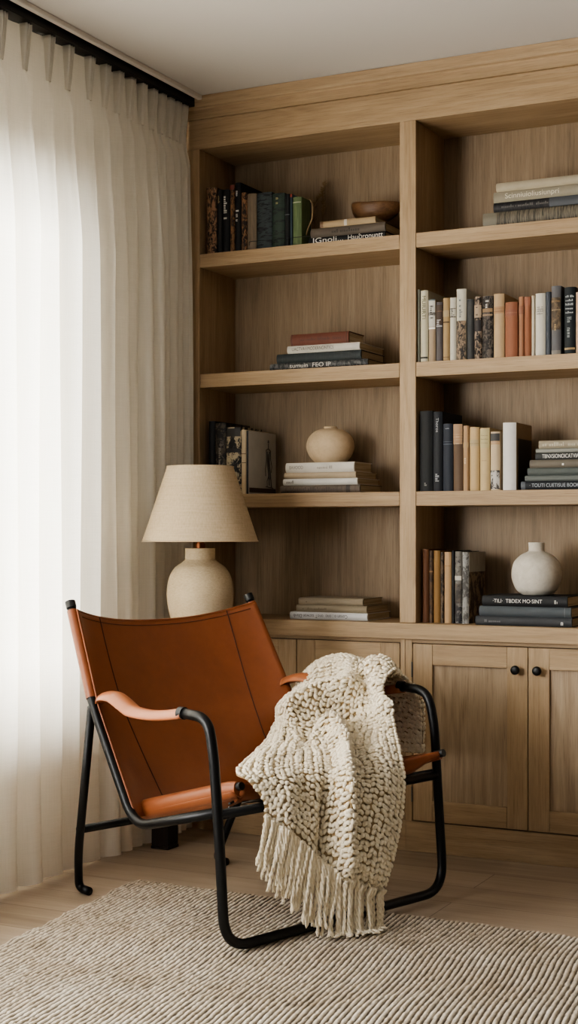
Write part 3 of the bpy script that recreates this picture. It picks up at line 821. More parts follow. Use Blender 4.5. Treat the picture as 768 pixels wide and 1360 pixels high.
# dried twigs & pale curved stem behind the stack
tw = thing('dried_twig', 'dry brown seed-head twig standing behind the top left stacked books', 'twig', (0, 0, 0))
rr = random.Random(3)
for pts in ([(418, 318), (419, 300), (416, 285), (420, 268), (427, 260)], [(424, 318), (428, 295), (430, 275), (429, 255), (432, 243)]):
    bm = bm_new(); P = [at_y(p[0], p[1], .235) for p in pts]; P[0].z = z1 + .0006
    sweep(bm, catmull(P, 6), .0018, 8)
    st = link('stem', bm, M['twig'], tw, smooth='all')
    bm = bm_new()
    for q in catmull(P, 6)[8:]:
        for _ in range(3):
            dv = Vector((rr.uniform(-1, 1), rr.uniform(-.4, .4), rr.uniform(.2, 1))).normalized()
            sweep(bm, [q, q + dv * .006, q + dv * .014], [.0006, .0020, .0003], 6)
    link('seed_head', bm, M['twig'], st, smooth='all')
bm = bm_new()
P = [at_y(p[0] + 1.5, p[1], .06) for p in ((401, 317), (407, 306), (413, 290), (413.5, 274), (410, 265), (402, 263.5))]
P[0].z = z1 + .004
sweep(bm, catmull(P, 8), [.0036 - .0026 * i / 40 for i in range(41)], 10)
tag(link('driftwood_stick', bm, M['pale_twig'], smooth='all'), 'pale curved stick beside the moss green book on the top left shelf', 'driftwood')

# ------------------------------------------------------------------ side table + lamp
LD = 4.75
lp = at_d(266, 709, LD)
zt = .757
kL = LD / F
st = thing('side_table', 'small dark side table under the lamp, mostly hidden by the leather chair', 'side table', (lp.x, lp.y, 0))
bm = bm_new(); lathe(bm, [(.118, zt - .026), (.128, zt - .022), (.128, zt - .004), (.124, zt)], 64)
link('table_top', bm, M['dark_wood'], st, smooth=30)
cp = at_d(219, 709, 4.86) - lp
bm = boxm(cp.x - .033, cp.x + .033, cp.y - .033, cp.y + .033, .0106, zt - .0262, bev=.004)
link('column', bm, M['dark_wood'], st)
bm = boxm(cp.x - .034, cp.x + .034, cp.y - .034, cp.y + .034, .0006, .0104, bev=.002)
link('foot_plate', bm, M['dark_wood'], st)

lm = thing('table_lamp', 'table lamp with speckled stoneware base and tapered beige linen shade', 'lamp', (lp.x, lp.y, zt + .0006))
zz = lambda py: CAM.z - (py - 709) * kL - zt - .0006
bm = bm_new()
prof = smooth_prof([(34 * kL, 0.0), (38 * kL, .006), (42 * kL, zz(810)), (44 * kL, zz(795)), (44 * kL, zz(782)), (41 * kL, zz(766)), (34 * kL, zz(754)), (25 * kL, zz(747)), (20.5 * kL, zz(743.5)), (20 * kL, zz(740)), (20 * kL, zz(729.5)), (19.4 * kL, zz(728.4)), (9 * kL, zz(728))], 8)
lathe(bm, prof, 96)
link('lamp_base', bm, M['stoneware'], lm, smooth='all')
bm = bm_new(); lathe(bm, [(7 * kL, zz(728)), (7 * kL, zz(722)), (5.2 * kL, zz(721.6)), (5.2 * kL, zz(700)), (3 * kL, zz(699.5)), (3 * kL, zz(668))], 32)
link('lamp_stem', bm, M['copper'], lm, smooth=30)
bm = bm_new()
r0, r1, za, zb = 77 * kL, 44 * kL, zz(718.5), zz(620)
th = .0016
lathe(bm, [(r0, za), (r1, zb), (r1 - th, zb), (r0 - th, za), (r0, za)], 128, cap_top=False, cap_bot=False)
shd = link('lamp_shade', bm, M['shade'], lm, smooth=30)
for (r_, z_) in ((r0, za), (r1, zb)):
    bm = bm_new()
    ring = [(r_ * math.cos(2 * PI * i / 96), r_ * math.sin(2 * PI * i / 96), z_) for i in range(97)]
    sweep(bm, ring, .0022, 8, cap=False)
    link('trim_band', bm, M['shade'], shd, smooth='all')
bm = bm_new()
for i in range(3):
    a = 2 * PI * i / 3
    sweep(bm, [(0, 0, zz(672)), (r1 * .95 * math.cos(a), r1 * .95 * math.sin(a), zb - .01)], .0015, 6)
link('spider_fitting', bm, M['steel'], shd)

# ------------------------------------------------------------------ curtain
pk = [-.97, -.853, -.752, -.637, -.548, -.472, -.400, -.329, -.262, -.205, -.152, -.105, -.060]
while pk[0] > -1.88: pk.insert(0, pk[0] - .115)
pk = [pk[0] - .115] + pk + [pk[-1] + .03]
ZT, ZB, HD = H - .040, .012, .125
rng = random.Random(11)
amp = [rng.uniform(.048, .062) for _ in pk]; ph = [rng.uniform(-.006, .006) for _ in pk]
sh1 = [rng.uniform(0, 6.28) for _ in pk]
per = 26
ys = []
for i in range(len(pk) - 1):
    for k_ in range(per): ys.append((i, k_ / per))
zs_ = np.concatenate([np.linspace(ZT, ZT - HD, 6), np.linspace(ZT - HD, ZT - HD - .5, 26)[1:], np.linspace(ZT - HD - .5, ZB, 34)[1:]])
P = np.zeros((len(zs_), len(ys), 3))
def sstep(x): x = min(1, max(0, x)); return x * x * (3 - 2 * x)
for r_, z in enumerate(zs_):
    below = (ZT - HD) - z
    w = sstep(below / .5) if below > 0 else 0
    for c_, (i, f) in enumerate(ys):
        j = i if f < .5 else i + 1
        g = f if f < .5 else f - 1                     # -.5..+.5 round a pleat
        y = pk[i] + (pk[i + 1] - pk[i]) * f
        q = abs(g) * 2
        broad = (max(0.0, 1 - q ** 2.2)) ** .55
        narrow = math.exp(-(g / .10) ** 2)
        hd = .004 * math.cos(2 * PI * g)
        if below <= 0:
            x = hd + .008 * narrow * (0.3 + .7 * (ZT - z) / HD)
        else:
            a = amp[j] * (1 + .12 * math.sin(2.1 * z + sh1[j]))
            x = (1 - w) * (hd + (.008 + .018 * sstep(below / .09)) * narrow) + w * (a * broad - .022)
            y += w * ph[j] * math.sin(1.3 * z + sh1[j]) + w * .012 * math.sin(PI * g) * 0
            # folds lean over a little so one overlaps the next
            y += w * .026 * broad * (1 if True else 0)
        if z < .12: x += .006 * (1 - z / .12)
        P[r_, c_] = (x, min(y, -.034), z)
cur = link('curtain', grid_mesh('curtain', P), M['linen'])
tag(cur, 'floor-length cream linen curtain with pinch pleats at the window', 'curtain')
bm = bm_new()
for i, y0 in enumerate(pk[1:-1]):
    bm = bm_new()
    for s_, off in ((-1, -.0115), (0, 0), (1, .0115)):
        n_ = 12; prev = None
        for k_ in range(n_ + 1):
            t_ = k_ / n_
            z = ZT + .002 - (HD + .01) * t_
            wdt = .0046 * (1 - .25 * t_)
            ex = .027 * (1 - .45 * t_ ** 1.5)
            yy = y0 + off * (1 - .5 * t_)
            xs0 = .002
            ring = []
            for a_ in range(7):
                an = PI * a_ / 6
                ring.append(bm.verts.new((xs0 + ex * math.sin(an) ** .6, yy - wdt * math.cos(an), z)))
            if prev:
                for a_ in range(6): bm.faces.new((prev[a_], prev[a_ + 1], ring[a_ + 1], ring[a_]))
            else: bm.faces.new(ring)
            prev = ring
    link('pinch_pleat', bm, M['linen'], cur, smooth='all')

# ------------------------------------------------------------------ rug
rc = at_z(180, 1171, 0); rb = at_z(768, 1248, 0); rl = at_z(0, 1259, 0)
ex = (rb - rc).normalized(); eyv = (rl - rc).normalized()
RW, RL = 2.0, 1.9
pitch = .0140
nc = int(RW / pitch * 6); nr = int(RL / .0045)
U = np.linspace(0, RW, nc); V = np.linspace(0, RL, nr)
UU, VV = np.meshgrid(U, V)
rs_ = np.random.RandomState(4)
warp = .006 * np.sin(VV * 5.1) + .004 * np.sin(VV * 13 + UU * 4)
warp = warp + .0005 * np.sin(VV * 37 + np.floor(UU / pitch) * 1.7)
rib = (UU + warp * np.minimum(1, UU * 8)) / pitch
cell = np.floor(rib)
fr = rib - cell
off = (np.sin(cell * 12.9898) * 43758.5453) % 1.0
knot = VV / .0115 + off + (fr - .5) * .55
kc = np.floor(knot); kf = knot - kc
rv = (np.sin(cell * 78.233 + kc * 37.719) * 43758.5453) % 1.0
prof_r = np.sqrt(np.clip(1 - (2 * fr - 1) ** 2, 0, 1))
prof_k = np.sqrt(np.clip(1 - .8 * (2 * kf - 1) ** 2, 0, 1))
hgt = .0068 * prof_r * (.55 + .45 * prof_k) * (.75 + .5 * rv)
edge = np.minimum(np.minimum(UU, RW - UU), np.minimum(VV, RL - VV))
base = .003 + .002 * np.clip(edge / .02, 0, 1)
Z = base + hgt * np.clip(edge / .006, .25, 1)
ed = .0035 * np.sin(UU * 90) + .003 * np.sin(UU * 37 + 1)
PX = rc.x + ex.x * UU + eyv.x * (VV + ed * np.clip(1 - VV / .05, 0, 1))
PY = rc.y + ex.y * UU + eyv.y * (VV + ed * np.clip(1 - VV / .05, 0, 1))
edx = .004 * np.sin(VV * 70) + .004 * np.sin(VV * 23 + 2)
PX += ex.x * edx * np.clip(1 - UU / .05, 0, 1); PY += ex.y * edx * np.clip(1 - UU / .05, 0, 1)
Z[0, :] = .0008; Z[:, 0] = .0008; Z[-1, :] = .0008; Z[:, -1] = .0008
me = grid_mesh('rug', np.stack([PX, PY, Z], -1))
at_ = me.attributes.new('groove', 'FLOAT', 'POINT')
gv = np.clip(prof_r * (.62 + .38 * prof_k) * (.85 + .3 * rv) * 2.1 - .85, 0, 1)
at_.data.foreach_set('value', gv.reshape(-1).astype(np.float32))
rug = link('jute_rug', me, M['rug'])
tag(rug, 'chunky ribbed natural jute rug on the oak floor under the chair front', 'rug')
RUGZ = .0140

# ------------------------------------------------------------------ chair
FL = at_d(297, 709, 3.578); FL.z = 0
uW = (RGT * .708 + FWD * .706); vW = (RGT * -.706 + FWD * .708)
CW = .847
rz = math.atan2(uW.y, uW.x)
chair = thing('lounge_chair', 'black tubular lounge chair with cognac leather sling seat, back and arms', 'chair', (FL.x, FL.y, 0), rz)
vs = 1   # v is along +local y
TR = .0132
def L(u, v, z): return Vector((u, v, z))
fz_ = TR + RUGZ - .001
# front loop: arm end - leg - floor runner - leg - arm end
loop = [L(0.0, .150, .592), L(0, .058, .588), L(0, .036, .50), L(0, .012, .25), L(0, -.004, fz_), L(CW, -.004, fz_), L(CW, .012, .25), L(CW, .030, .50), L(CW, .055, .592), L(CW, .165, .597)]
pp = fillet_path(loop, [0, .06, .05, .05, .085, .085, .05, .05, .06, 0], 10)
bm = bm_new(); sweep(bm, pp, TR, 16)
link('front_frame', bm, M['black'], chair, smooth='all')
def mir(u): return CW - u
IN = .075
def side(s):
    X = (lambda u: u) if s == 0 else mir
    nm = chair
    tip, joint, low, fr_ = L(X(IN), .724, .838), L(X(.05), .590, .571), L(X(.048), .405, .262), L(X(0.004), .022, .358)
    path = fillet_path([tip, joint, low, fr_], [0, .06, .075, 0], 10)
    bm = bm_new(); sweep(bm, path, TR, 16)
    link('side_rail', bm, M['black'], nm, smooth='all')
    # back leg
    bm = bm_new()
    foot = L(X(.155), .795, .012)
    p2 = fillet_path([joint + Vector((0, .006, -.006)), L(X(.13), .765, .12), foot + Vector((0, 0, .003)), foot + Vector((0, -.05, 0))], [0, .15, .03, 0], 8)
    sweep(bm, p2, TR * .93, 16)
    link('leg', bm, M['black'], nm, smooth='all')
    # post cap
    dv = (tip - joint).normalized()
    bm = bm_new(); sweep(bm, [tip - dv * .004, tip + dv * .016], TR * 1.12, 16); link('post_cap', bm, M['black_cap'], nm, smooth=40)
    # leather sleeve round the post
    bm = bm_new()
    n_ = 24; top_ = tip - dv * .012; bot_ = joint + dv * .022
    pts = [top_.lerp(bot_, i / n_) for i in range(n_ + 1)]
    sweep(bm, pts, [TR * 1.14] * (n_ + 1), 16)
    link('back_sleeve', bm, M['leather'], nm, smooth=50)
    # arm sling: leather strap from joint to front loop
    n_ = 40
    a0, a1 = L(X(.052), .588, .585), L(X(0.0), .150, .592)
    cl = []
    for i in range(n_ + 1):
        t_ = i / n_
        p = a0.lerp(a1, t_)
        p.z += .026 * math.sin(PI * min(1, t_ * 2.2)) * (1 - t_) * (1 if t_ < .4545 else 0) - .020 * math.sin(PI * max(0, (t_ - .25) / .75)) * .8
        cl.append(p)
    bm = bm_new(); prev = None
    m_ = 20
    for i, p in enumerate(cl):
        t_ = i / n_
        half = .037 * (1 - .55 * sstep((t_ - .25) / .75)) * (0.35 + .65 * sstep(t_ / .14))
        thk = .010 + .004 * t_
        ring = []
        for k_ in range(m_):
            a_ = 2 * PI * k_ / m_
            du = half * math.cos(a_); 
            up = thk * math.sin(a_) - .012 * (math.cos(a_) ** 2) * (1 - .4 * t_)
            inn = (1 if s == 0 else -1)
            ring.append(bm.verts.new(p + Vector((du + inn * .012 * (1 - t_), 0, up))))
        if prev:
            for k_ in range(m_):
                k2 = (k_ + 1) % m_; bm.faces.new((prev[k_], prev[k2], ring[k2], ring[k_]))
        else: bm.faces.new(ring)
        prev = ring
    bm.faces.new(prev[::-1])
    ar = link('armrest', bm, M['leather_arm'], nm, smooth='all')
    bm = bm_new()
    e_ = L(X(0.0), .152, .592 if s == 0 else .597)
    sweep(bm, [e_ + Vector((0, .012, 0)), e_ + Vector((0, -.006, 0))], TR * 1.22, 16)
    link('end_cap', bm, M['black_cap'], ar, smooth=40)
    return tip, joint, low
side(0); side(1)
# crossbars
bm = bm_new(); sweep(bm, [L(0.004, .020, .352), L(CW - .004, .020, .352)], TR * .95, 16); link('crossbar', bm, M['black'], chair, smooth='all')
bm = bm_new(); sweep(bm, [L(.118, .748, .195), L(CW - .118, .748, .195)], TR * .9, 16); link('crossbar', bm, M['black'], chair, smooth='all')

# back sling
tipL = Vector((IN, .724, .838)); lowL = Vector((.049, .425, .285))
jL = Vector((.05, .590, .571))
def edgeL(t):
    if t < .5: p = tipL.lerp(jL, t / .5 * .98 + .03 * (1 - t / .5))
    else: p = jL.lerp(lowL, (t - .5) / .5)
    return p
R_, C_ = 40, 60
P = np.zeros((R_ + 1, C_ + 1, 3))
for i in range(R_ + 1):
    t_ = i / R_
    e = edgeL(t_)
    for j in range(C_ + 1):
        s = j / C_
        u = e.x + (mir(e.x) - e.x) * s
        q = 1 - abs(2 * s - 1) ** 2.4
        sag = (.030 + .035 * math.sin(PI * min(1, t_ * .9 + .1))) * q
        fr_ = -.012 * (1 - q) ** 4
        zd = .030 * q * (1 - t_) ** 2
        P[i, j] = (u, e.y + sag * .9 + fr_ - .012 * (1 - q), e.z - sag * .38 - zd)
Pb = P.copy()
me = grid_mesh('back_sling', P)
bs = link('back_sling', me, M['leather'], chair)
sol = bs.modifiers.new('thickness', 'SOLIDIFY'); sol.thickness = .004; sol.offset = 0
def on_back(s, t, off=.0032):
    i = min(R_ - 1, max(0, t * R_)); j = min(C_ - 1, max(0, s * C_))
    i0, j0 = int(i), int(j); a, b_ = i - i0, j - j0
    p = (Pb[i0, j0] * (1 - a) * (1 - b_) + Pb[i0 + 1, j0] * a * (1 - b_) + Pb[i0, j0 + 1] * (1 - a) * b_ + Pb[i0 + 1, j0 + 1] * a * b_)
    n_ = np.cross(Pb[i0, j0 + 1] - Pb[i0, j0], Pb[i0 + 1, j0] - Pb[i0, j0]); n_ = n_ / np.linalg.norm(n_)
    if n_[1] > 0: n_ = -n_
    return Vector(p + n_ * off)
for s0, s1 in ((.155, .20), (.865, .80)):
    bm = bm_new()
    pts = [on_back(s0 + (s1 - s0) * ((k_ / 40) ** 1.3), .004 + .99 * k_ / 40, .0028) for k_ in range(41)]
    sweep(bm, pts, .0016, 6)
    link('seam', bm, M['thread'], bs, smooth='all')
bm = bm_new(); sweep(bm, [on_back(.03 + .94 * k_ / 50, .03, .0024) for k_ in range(51)], .0011, 6); link('seam', bm, M['thread'], bs, smooth='all')
bm = bm_new(); sweep(bm, [on_back(.18 + .64 * k_ / 50, .93, .0024) for k_ in range(51)], .0011, 6); link('seam', bm, M['thread'], bs, smooth='all')
bm = bm_new(); sweep(bm, [on_back(k_ / 50, .0, 0) for k_ in range(51)], .0034, 8); link('top_binding', bm, M['leather'], bs, smooth='all')

# seat sling
sL0, sL1 = Vector((.118, .492, .286)), Vector((.118, .072, .402))       # left rail back/front
sR0, sR1 = Vector((mir(.118), .492, .290)), Vector((.762, -.062, .432))
R_, C_ = 30, 40
P = np.zeros((R_ + 9, C_ + 1, 3))
for i in range(R_ + 1):
    t_ = i / R_
    for j in range(C_ + 1):
        s = j / C_
        p = sL0.lerp(sL1, t_).lerp(sR0.lerp(sR1, t_), s)
        q = 1 - abs(2 * s - 1) ** 2.2
        P[i, j] = (p.x, p.y, p.z + .004 - .035 * q * (1 - .75 * t_))
for k_ in range(1, 9):
    a_ = k_ / 8
    for j in range(C_ + 1):
        p = P[R_, j]
        s = j / C_
        drop = .040 * (1 - sstep((s - .85) / .15) * .85)
        P[R_ + k_, j] = (p[0], p[1] - .012 * math.sin(PI * a_) + .02 * a_, p[2] - drop * a_ - .004 * (a_ > .2))
seat = link('seat_sling', grid_mesh('seat_sling', P), M['leather'], chair)
sol = seat.modifiers.new('thickness', 'SOLIDIFY'); sol.thickness = .004; sol.offset = -1
for (a, c_, nm_) in ((sL0, sL1, 'l'), (sR0, sR1, 'r')):
    bm = bm_new(); n_ = 24
    dirv = (c_ - a).normalized()
    pts = [a.lerp(c_, i / n_) + Vector((0, 0, -.006)) for i in range(n_ + 1)]
    rad = [.0255 * (.72 + .28 * sstep(i / 3)) * (1 - .18 * i / n_) * (1 if i < n_ - 1 else (.92 if i == n_ - 1 else .8)) for i in range(n_ + 1)]
    if nm_ == 'r': rad = [r_ * (1 - .45 * sstep((i / n_ - .4) / .6)) for i, r_ in enumerate(rad)]
    sweep(bm, pts, rad, 24, flat=(1.15, 1.0))
    rl_ = link('seat_roll', bm, M['leather'], seat, smooth=50)
    bm = bm_new(); sweep(bm, [c_ - dirv * .02 + Vector((0, 0, 0.0)), c_ + dirv * .012], .0105, 16)
    link('dowel_end', bm, M['black_cap'], seat, smooth=40)
    if nm_ == 'l':   # leather flap below the roll
        bm = bm_new()
        Pq = np.zeros((2, n_ + 1, 3))
        for i in range(n_ + 1):
            p = a.lerp(c_, i / n_)
            Pq[0, i] = (p.x - .022, p.y, p.z - .010); Pq[1, i] = (p.x + .012, p.y, p.z - .050 + .012 * abs(2 * i / n_ - 1) ** 3)
        o = link('under_flap', grid_mesh('under_flap', Pq), M['leather'], seat)
        sm_ = o.modifiers.new('thickness', 'SOLIDIFY'); sm_.thickness = .003
# lacing under the seat front
bm = bm_new()
for i, (x0, x1) in enumerate(((.10, .30), (.14, .42), (.08, .36), (.60, .78))):
    pts = [L(x0 + (x1 - x0) * k_ / 6, .088 - .012 * i + .006 * math.sin(k_ * 2 + i), .358 - .004 * (i % 3) + .004 * math.sin(k_ * 1.7 + i)) for k_ in range(7)]
    sweep(bm, catmull(pts, 4), .0034, 8)
o = link('lacing', bm, M['black_cap'], seat, smooth='all')
bm = bm_new(); sweep(bm, [L(.13, .046, .366), L(.22, .044, .368)], .0022, 8); sweep(bm, [L(.11, .05, .364), L(.16, .046, .367)], .0016, 8)
link('buckle', bm, M['steel'], seat, smooth='all')

# ------------------------------------------------------------------ throw blanket
rows = [
    [(440, 985, 4.76), (465, 990, 4.68), (490, 992, 4.60), (515, 996, 4.52), (535, 998, 4.45), (551, 1000, 4.39), (563, 1000, 4.34)],
    [(415, 940, 4.76), (445, 940, 4.68), (475, 940, 4.60), (503, 942, 4.52), (528, 940, 4.45), (548, 936, 4.39), (561, 932, 4.34)],
    [(402, 900, 4.66), (425, 884, 4.61), (455, 876, 4.56), (485, 882, 4.50), (508, 884, 4.44), (524, 886, 4.39), (537, 900, 4.35)],
    [(394, 910, 4.57), (418, 886, 4.50), (455, 877, 4.44), (480, 884, 4.40), (498, 889, 4.35), (510, 887, 4.31), (519, 902, 4.27)],
    [(376, 952, 4.42), (404, 930, 4.37), (438, 926, 4.35), (468, 928, 4.31), (494, 930, 4.27), (510, 936, 4.21), (520, 948, 4.17)],
    [(349, 990, 4.16), (384, 975, 4.20), (420, 962, 4.20), (450, 966, 4.20), (480, 968, 4.17), (510, 972, 4.10), (530, 983, 4.05)],
    [(314, 1023, 3.79), (350, 1013, 3.85), (390, 1005, 3.94), (425, 1000, 3.96), (465, 1005, 4.00), (505, 1005, 3.98), (536, 1013, 3.96)],
    [(330, 1036, 3.69), (358, 1036, 3.71), (395, 1036, 3.77), (428, 1034, 3.80), (465, 1038, 3.84), (505, 1036, 3.89), (538, 1036, 3.94)],
    [(350, 1062, 3.67), (373, 1072, 3.69), (400, 1078, 3.72), (428, 1080, 3.75), (463, 1083, 3.79), (502, 1082, 3.84), (535, 1078, 3.90)],
    [(352, 1078, 3.66), (374, 1092, 3.68), (401, 1105, 3.70), (426, 1118, 3.73), (456, 1130, 3.76), (491, 1135, 3.80), (524, 1133, 3.86)],
    [(350, 1095, 3.655), (374, 1112, 3.67), (399, 1132, 3.69), (423, 1153, 3.71), (449, 1172, 3.74), (478, 1185, 3.78), (506, 1190, 3.83)],
]
A = np.array([[list(at_d(*p)) for p in r_] for r_ in rows])          # 11 x 7 x 3
def cr_axis(A, n):
    """Catmull-Rom resample along axis 0"""
    m = A.shape[0]; out = []
    for k_ in range((m - 1) * n + 1):
        i = min(m - 2, k_ // n); t = k_ / n - i
        p0, p1, p2, p3 = A[max(0, i - 1)], A[i], A[i + 1], A[min(m - 1, i + 2)]
        out.append(.5 * (2 * p1 + (p2 - p0) * t + (2 * p0 - 5 * p1 + 4 * p2 - p3) * t * t + (3 * p1 - p0 - 3 * p2 + p3) * t ** 3))
    return np.array(out)
G = cr_axis(A, 24)                                                    # dense along the length
G = np.swapaxes(cr_axis(np.swapaxes(G, 0, 1), 24), 0, 1)
# even out by arc length per column
NR = 300
G2 = np.zeros((NR, G.shape[1], 3))
for j in range(G.shape[1]):
    c_ = G[:, j]; d_ = np.r_[0, np.cumsum(np.linalg.norm(np.diff(c_, axis=0), axis=1))]
    tt = np.linspace(0, d_[-1], NR)
    for a_ in range(3): G2[:, j, a_] = np.interp(tt, d_, c_[:, a_])
# even across each row
NCc = 180
G3 = np.zeros((NR, NCc, 3))
for i in range(NR):
    c_ = G2[i]; d_ = np.r_[0, np.cumsum(np.linalg.norm(np.diff(c_, axis=0), axis=1))]
    tt = np.linspace(0, d_[-1], NCc)
    for a_ in range(3): G3[i, :, a_] = np.interp(tt, d_, c_[:, a_])
G = G3
def normals(G):
    du = np.gradient(G, axis=1); dv = np.gradient(G, axis=0)
    n_ = np.cross(du, dv); n_ /= (np.linalg.norm(n_, axis=2, keepdims=True) + 1e-9)
    c_ = n_[G.shape[0] * 3 // 4, G.shape[1] // 2]
    tocam = np.array(CAM) - G[G.shape[0] * 3 // 4, G.shape[1] // 2]
    return n_ if np.dot(c_, tocam) > 0 else -n_
def projn(G):
    q = G - np.array(CAM); d_ = q @ np.array(FWD)
    return 384 + q @ np.array(RGT) / d_ * F, HZ - q[..., 2] / d_ * F
Nn = normals(G)
QX, QY = projn(G)
half = np.arange(NR) > NR * .30            # only the part facing the room gets the folds
def ridge(poly, amp, wl, wr, taper=.15):
    """raised fold along a pixel polyline; wl/wr widths on its two sides"""
    best = np.full(QX.shape, 1e9); sgn = np.zeros(QX.shape); par = np.zeros(QX.shape)
    L_ = [math.dist(poly[i], poly[i + 1]) for i in range(len(poly) - 1)]; tot = sum(L_); acc = 0
    for i in range(len(poly) - 1):
        ax, ay = poly[i]; bx_, by_ = poly[i + 1]; dx, dy = bx_ - ax, by_ - ay; l2 = dx * dx + dy * dy
        t = np.clip(((QX - ax) * dx + (QY - ay) * dy) / l2, 0, 1)
        ex_, ey_ = QX - (ax + t * dx), QY - (ay + t * dy)
        d_ = np.hypot(ex_, ey_); cr_ = dx * ey_ - dy * ex_
        m = d_ < best
        best = np.where(m, d_, best); sgn = np.where(m, np.sign(cr_), sgn); par = np.where(m, (acc + t * L_[i]) / tot, par)
        acc += L_[i]
    w = np.where(sgn > 0, wr, wl)
    h = amp * np.exp(-(best / w) ** 2) * np.clip(par / taper + .25, 0, 1) * np.clip((1 - par) / taper + .35, 0, 1)
    return h * half[:, None]
Hh = np.zeros(QX.shape)
# polylines drawn so that sign>0 is screen-left / below of travel direction
Hh += ridge([(408, 984), (424, 972), (440, 978), (449, 998), (452, 1030), (449, 1075), (447, 1120), (455, 1165)], .064, 19, 7)
Hh += ridge([(500, 880), (512, 905), (516, 935), (517, 958)], .046, 13, 13)
Hh += ridge([(488, 912), (465, 925), (430, 936), (404, 950), (386, 972)], .072, 6, 22)
Hh += ridge([(500, 980), (508, 1020), (505, 1080), (496, 1140), (492, 1180)], .020, 18, 18)
Hh += ridge([(385, 1030), (380, 1070), (378, 1108)], .016, 14, 14)
Hh += ridge([(340, 1010), (372, 1004), (404, 1010)], .010, 12, 10)
Hh -= ridge([(434, 1030), (432, 1090), (430, 1145)], .034, 7, 8)
Hh -= ridge([(472, 1060), (468, 1120), (470, 1170)], .008, 10, 10)
Hh -= ridge([(492, 890), (488, 918), (484, 945)], .012, 7, 7)
Hh -= ridge([(478, 940), (448, 948), (420, 962), (400, 985)], .052, 9, 8)
Hh -= ridge([(463, 985), (468, 1030), (466, 1065)], .016, 9, 9)
rs2 = np.random.RandomState(2)
G = G + Nn * Hh[..., None]
def even(G):
    R0, C0, _ = G.shape
    for axis in (1, 0, 1, 0):
        if axis == 0: G = np.swapaxes(G, 0, 1)
        out = np.zeros_like(G)
        for i in range(G.shape[0]):
            c_ = G[i]; d_ = np.r_[0, np.cumsum(np.linalg.norm(np.diff(c_, axis=0), axis=1))]
            tt = np.linspace(0, d_[-1], G.shape[1])
            for a_ in range(3): out[i, :, a_] = np.interp(tt, d_, c_[:, a_])
        G = np.swapaxes(out, 0, 1) if axis == 0 else out
    return G
G = even(G)
Nn = normals(G)
for _ in range(3):      # soften the normals so stitches do not splay on sharp folds
    Nn[1:-1] = (Nn[:-2] + Nn[1:-1] * 2 + Nn[2:]) / 4; Nn[:, 1:-1] = (Nn[:, :-2] + Nn[:, 1:-1] * 2 + Nn[:, 2:]) / 4
Nn /= np.linalg.norm(Nn, axis=2, keepdims=True)
sheet = link('throw_blanket', grid_mesh('throw_blanket', G - Nn * .004), M['wool_base'])
tag(sheet, 'chunky cream knitted throw with fringe draped over the right chair arm and seat', 'throw blanket')
# stitches
NSX, NSY = 44, 86
du = np.gradient(G, axis=1); dv = np.gradient(G, axis=0)
n_th, n_ph = 8, 7
sph = []
for a_ in range(n_ph):
    f_ = PI * a_ / (n_ph - 1)
    for b_ in range(n_th):
        g_ = 2 * PI * b_ / n_th
        sph.append((math.cos(f_), math.sin(f_) * math.cos(g_), math.sin(f_) * math.sin(g_)))
sph = np.array(sph)
sf = []
for a_ in range(n_ph - 1):
    for b_ in range(n_th):
        b2 = (b_ + 1) % n_th
        sf.append((a_ * n_th + b_, a_ * n_th + b2, (a_ + 1) * n_th + b2, (a_ + 1) * n_th + b_))
sf = np.array(sf)
VV_, FF_ = [], []
nb = 0
for r_ in range(NSY):
    for c_ in range(NSX):
        fi = (r_ + .5 + rs2.uniform(-.18, .18)) / NSY * (NR - 1); fj = (c_ + .5 + rs2.uniform(-.15, .15)) / NSX * (NCc - 1)
        i, j = int(round(fi)), int(round(fj)); i = min(NR - 1, max(0, i)); j = min(NCc - 1, max(0, j))
        p = G[i, j]; n_ = Nn[i, j]
        tu = du[i, j] / np.linalg.norm(du[i, j]); tv = np.cross(n_, tu)
        if np.dot(tv, dv[i, j]) < 0: tv = -tv
        wu = np.linalg.norm(du[i, j]) * (NCc - 1) / NSX; wv = np.linalg.norm(dv[i, j]) * (NR - 1) / NSY
        an = math.radians(33 + rs2.uniform(-10, 10)) * (1 if c_ % 2 else -1)
        ax = tv * math.cos(an) + tu * math.sin(an); ay = np.cross(n_, ax)
        ln = max(.0052, min(.0100, wv * .74)); wd = max(.0034, min(.0066, wu * .50)); th = .0048 * rs2.uniform(.8, 1.3)
        lift = rs2.uniform(0, .0018)
        bend = (sph[:, 0] ** 2) * .0022
        for sd in ((1, -1) if r_ < NSY * .36 else (1,)):
            q = p + sph[:, :1] * ln * ax + sph[:, 1:2] * wd * ay + (sph[:, 2:3] * th + lift - bend[:, None] + sph[:, :1] * .0034) * n_ * sd + n_ * (0 if sd > 0 else -.006)
            VV_.append(q); FF_.append(sf + nb); nb += len(sph)
VV_ = np.concatenate(VV_); FF_ = np.concatenate(FF_)
me = bpy.data.meshes.new('knit_stitches')
me.vertices.add(len(VV_)); me.vertices.foreach_set('co', VV_.reshape(-1).astype(np.float32))
me.loops.add(len(FF_) * 4); me.loops.foreach_set('vertex_index', FF_.reshape(-1).astype(np.int32))
me.polygons.add(len(FF_)); me.polygons.foreach_set('loop_start', (np.arange(len(FF_)) * 4).astype(np.int32))
me.update(calc_edges=True); me.validate(); me.polygons.foreach_set('use_smooth', [True] * len(me.polygons))
sto = link('knit_stitches', me, M['wool'], sheet); sto['kind'] = 'stuff'
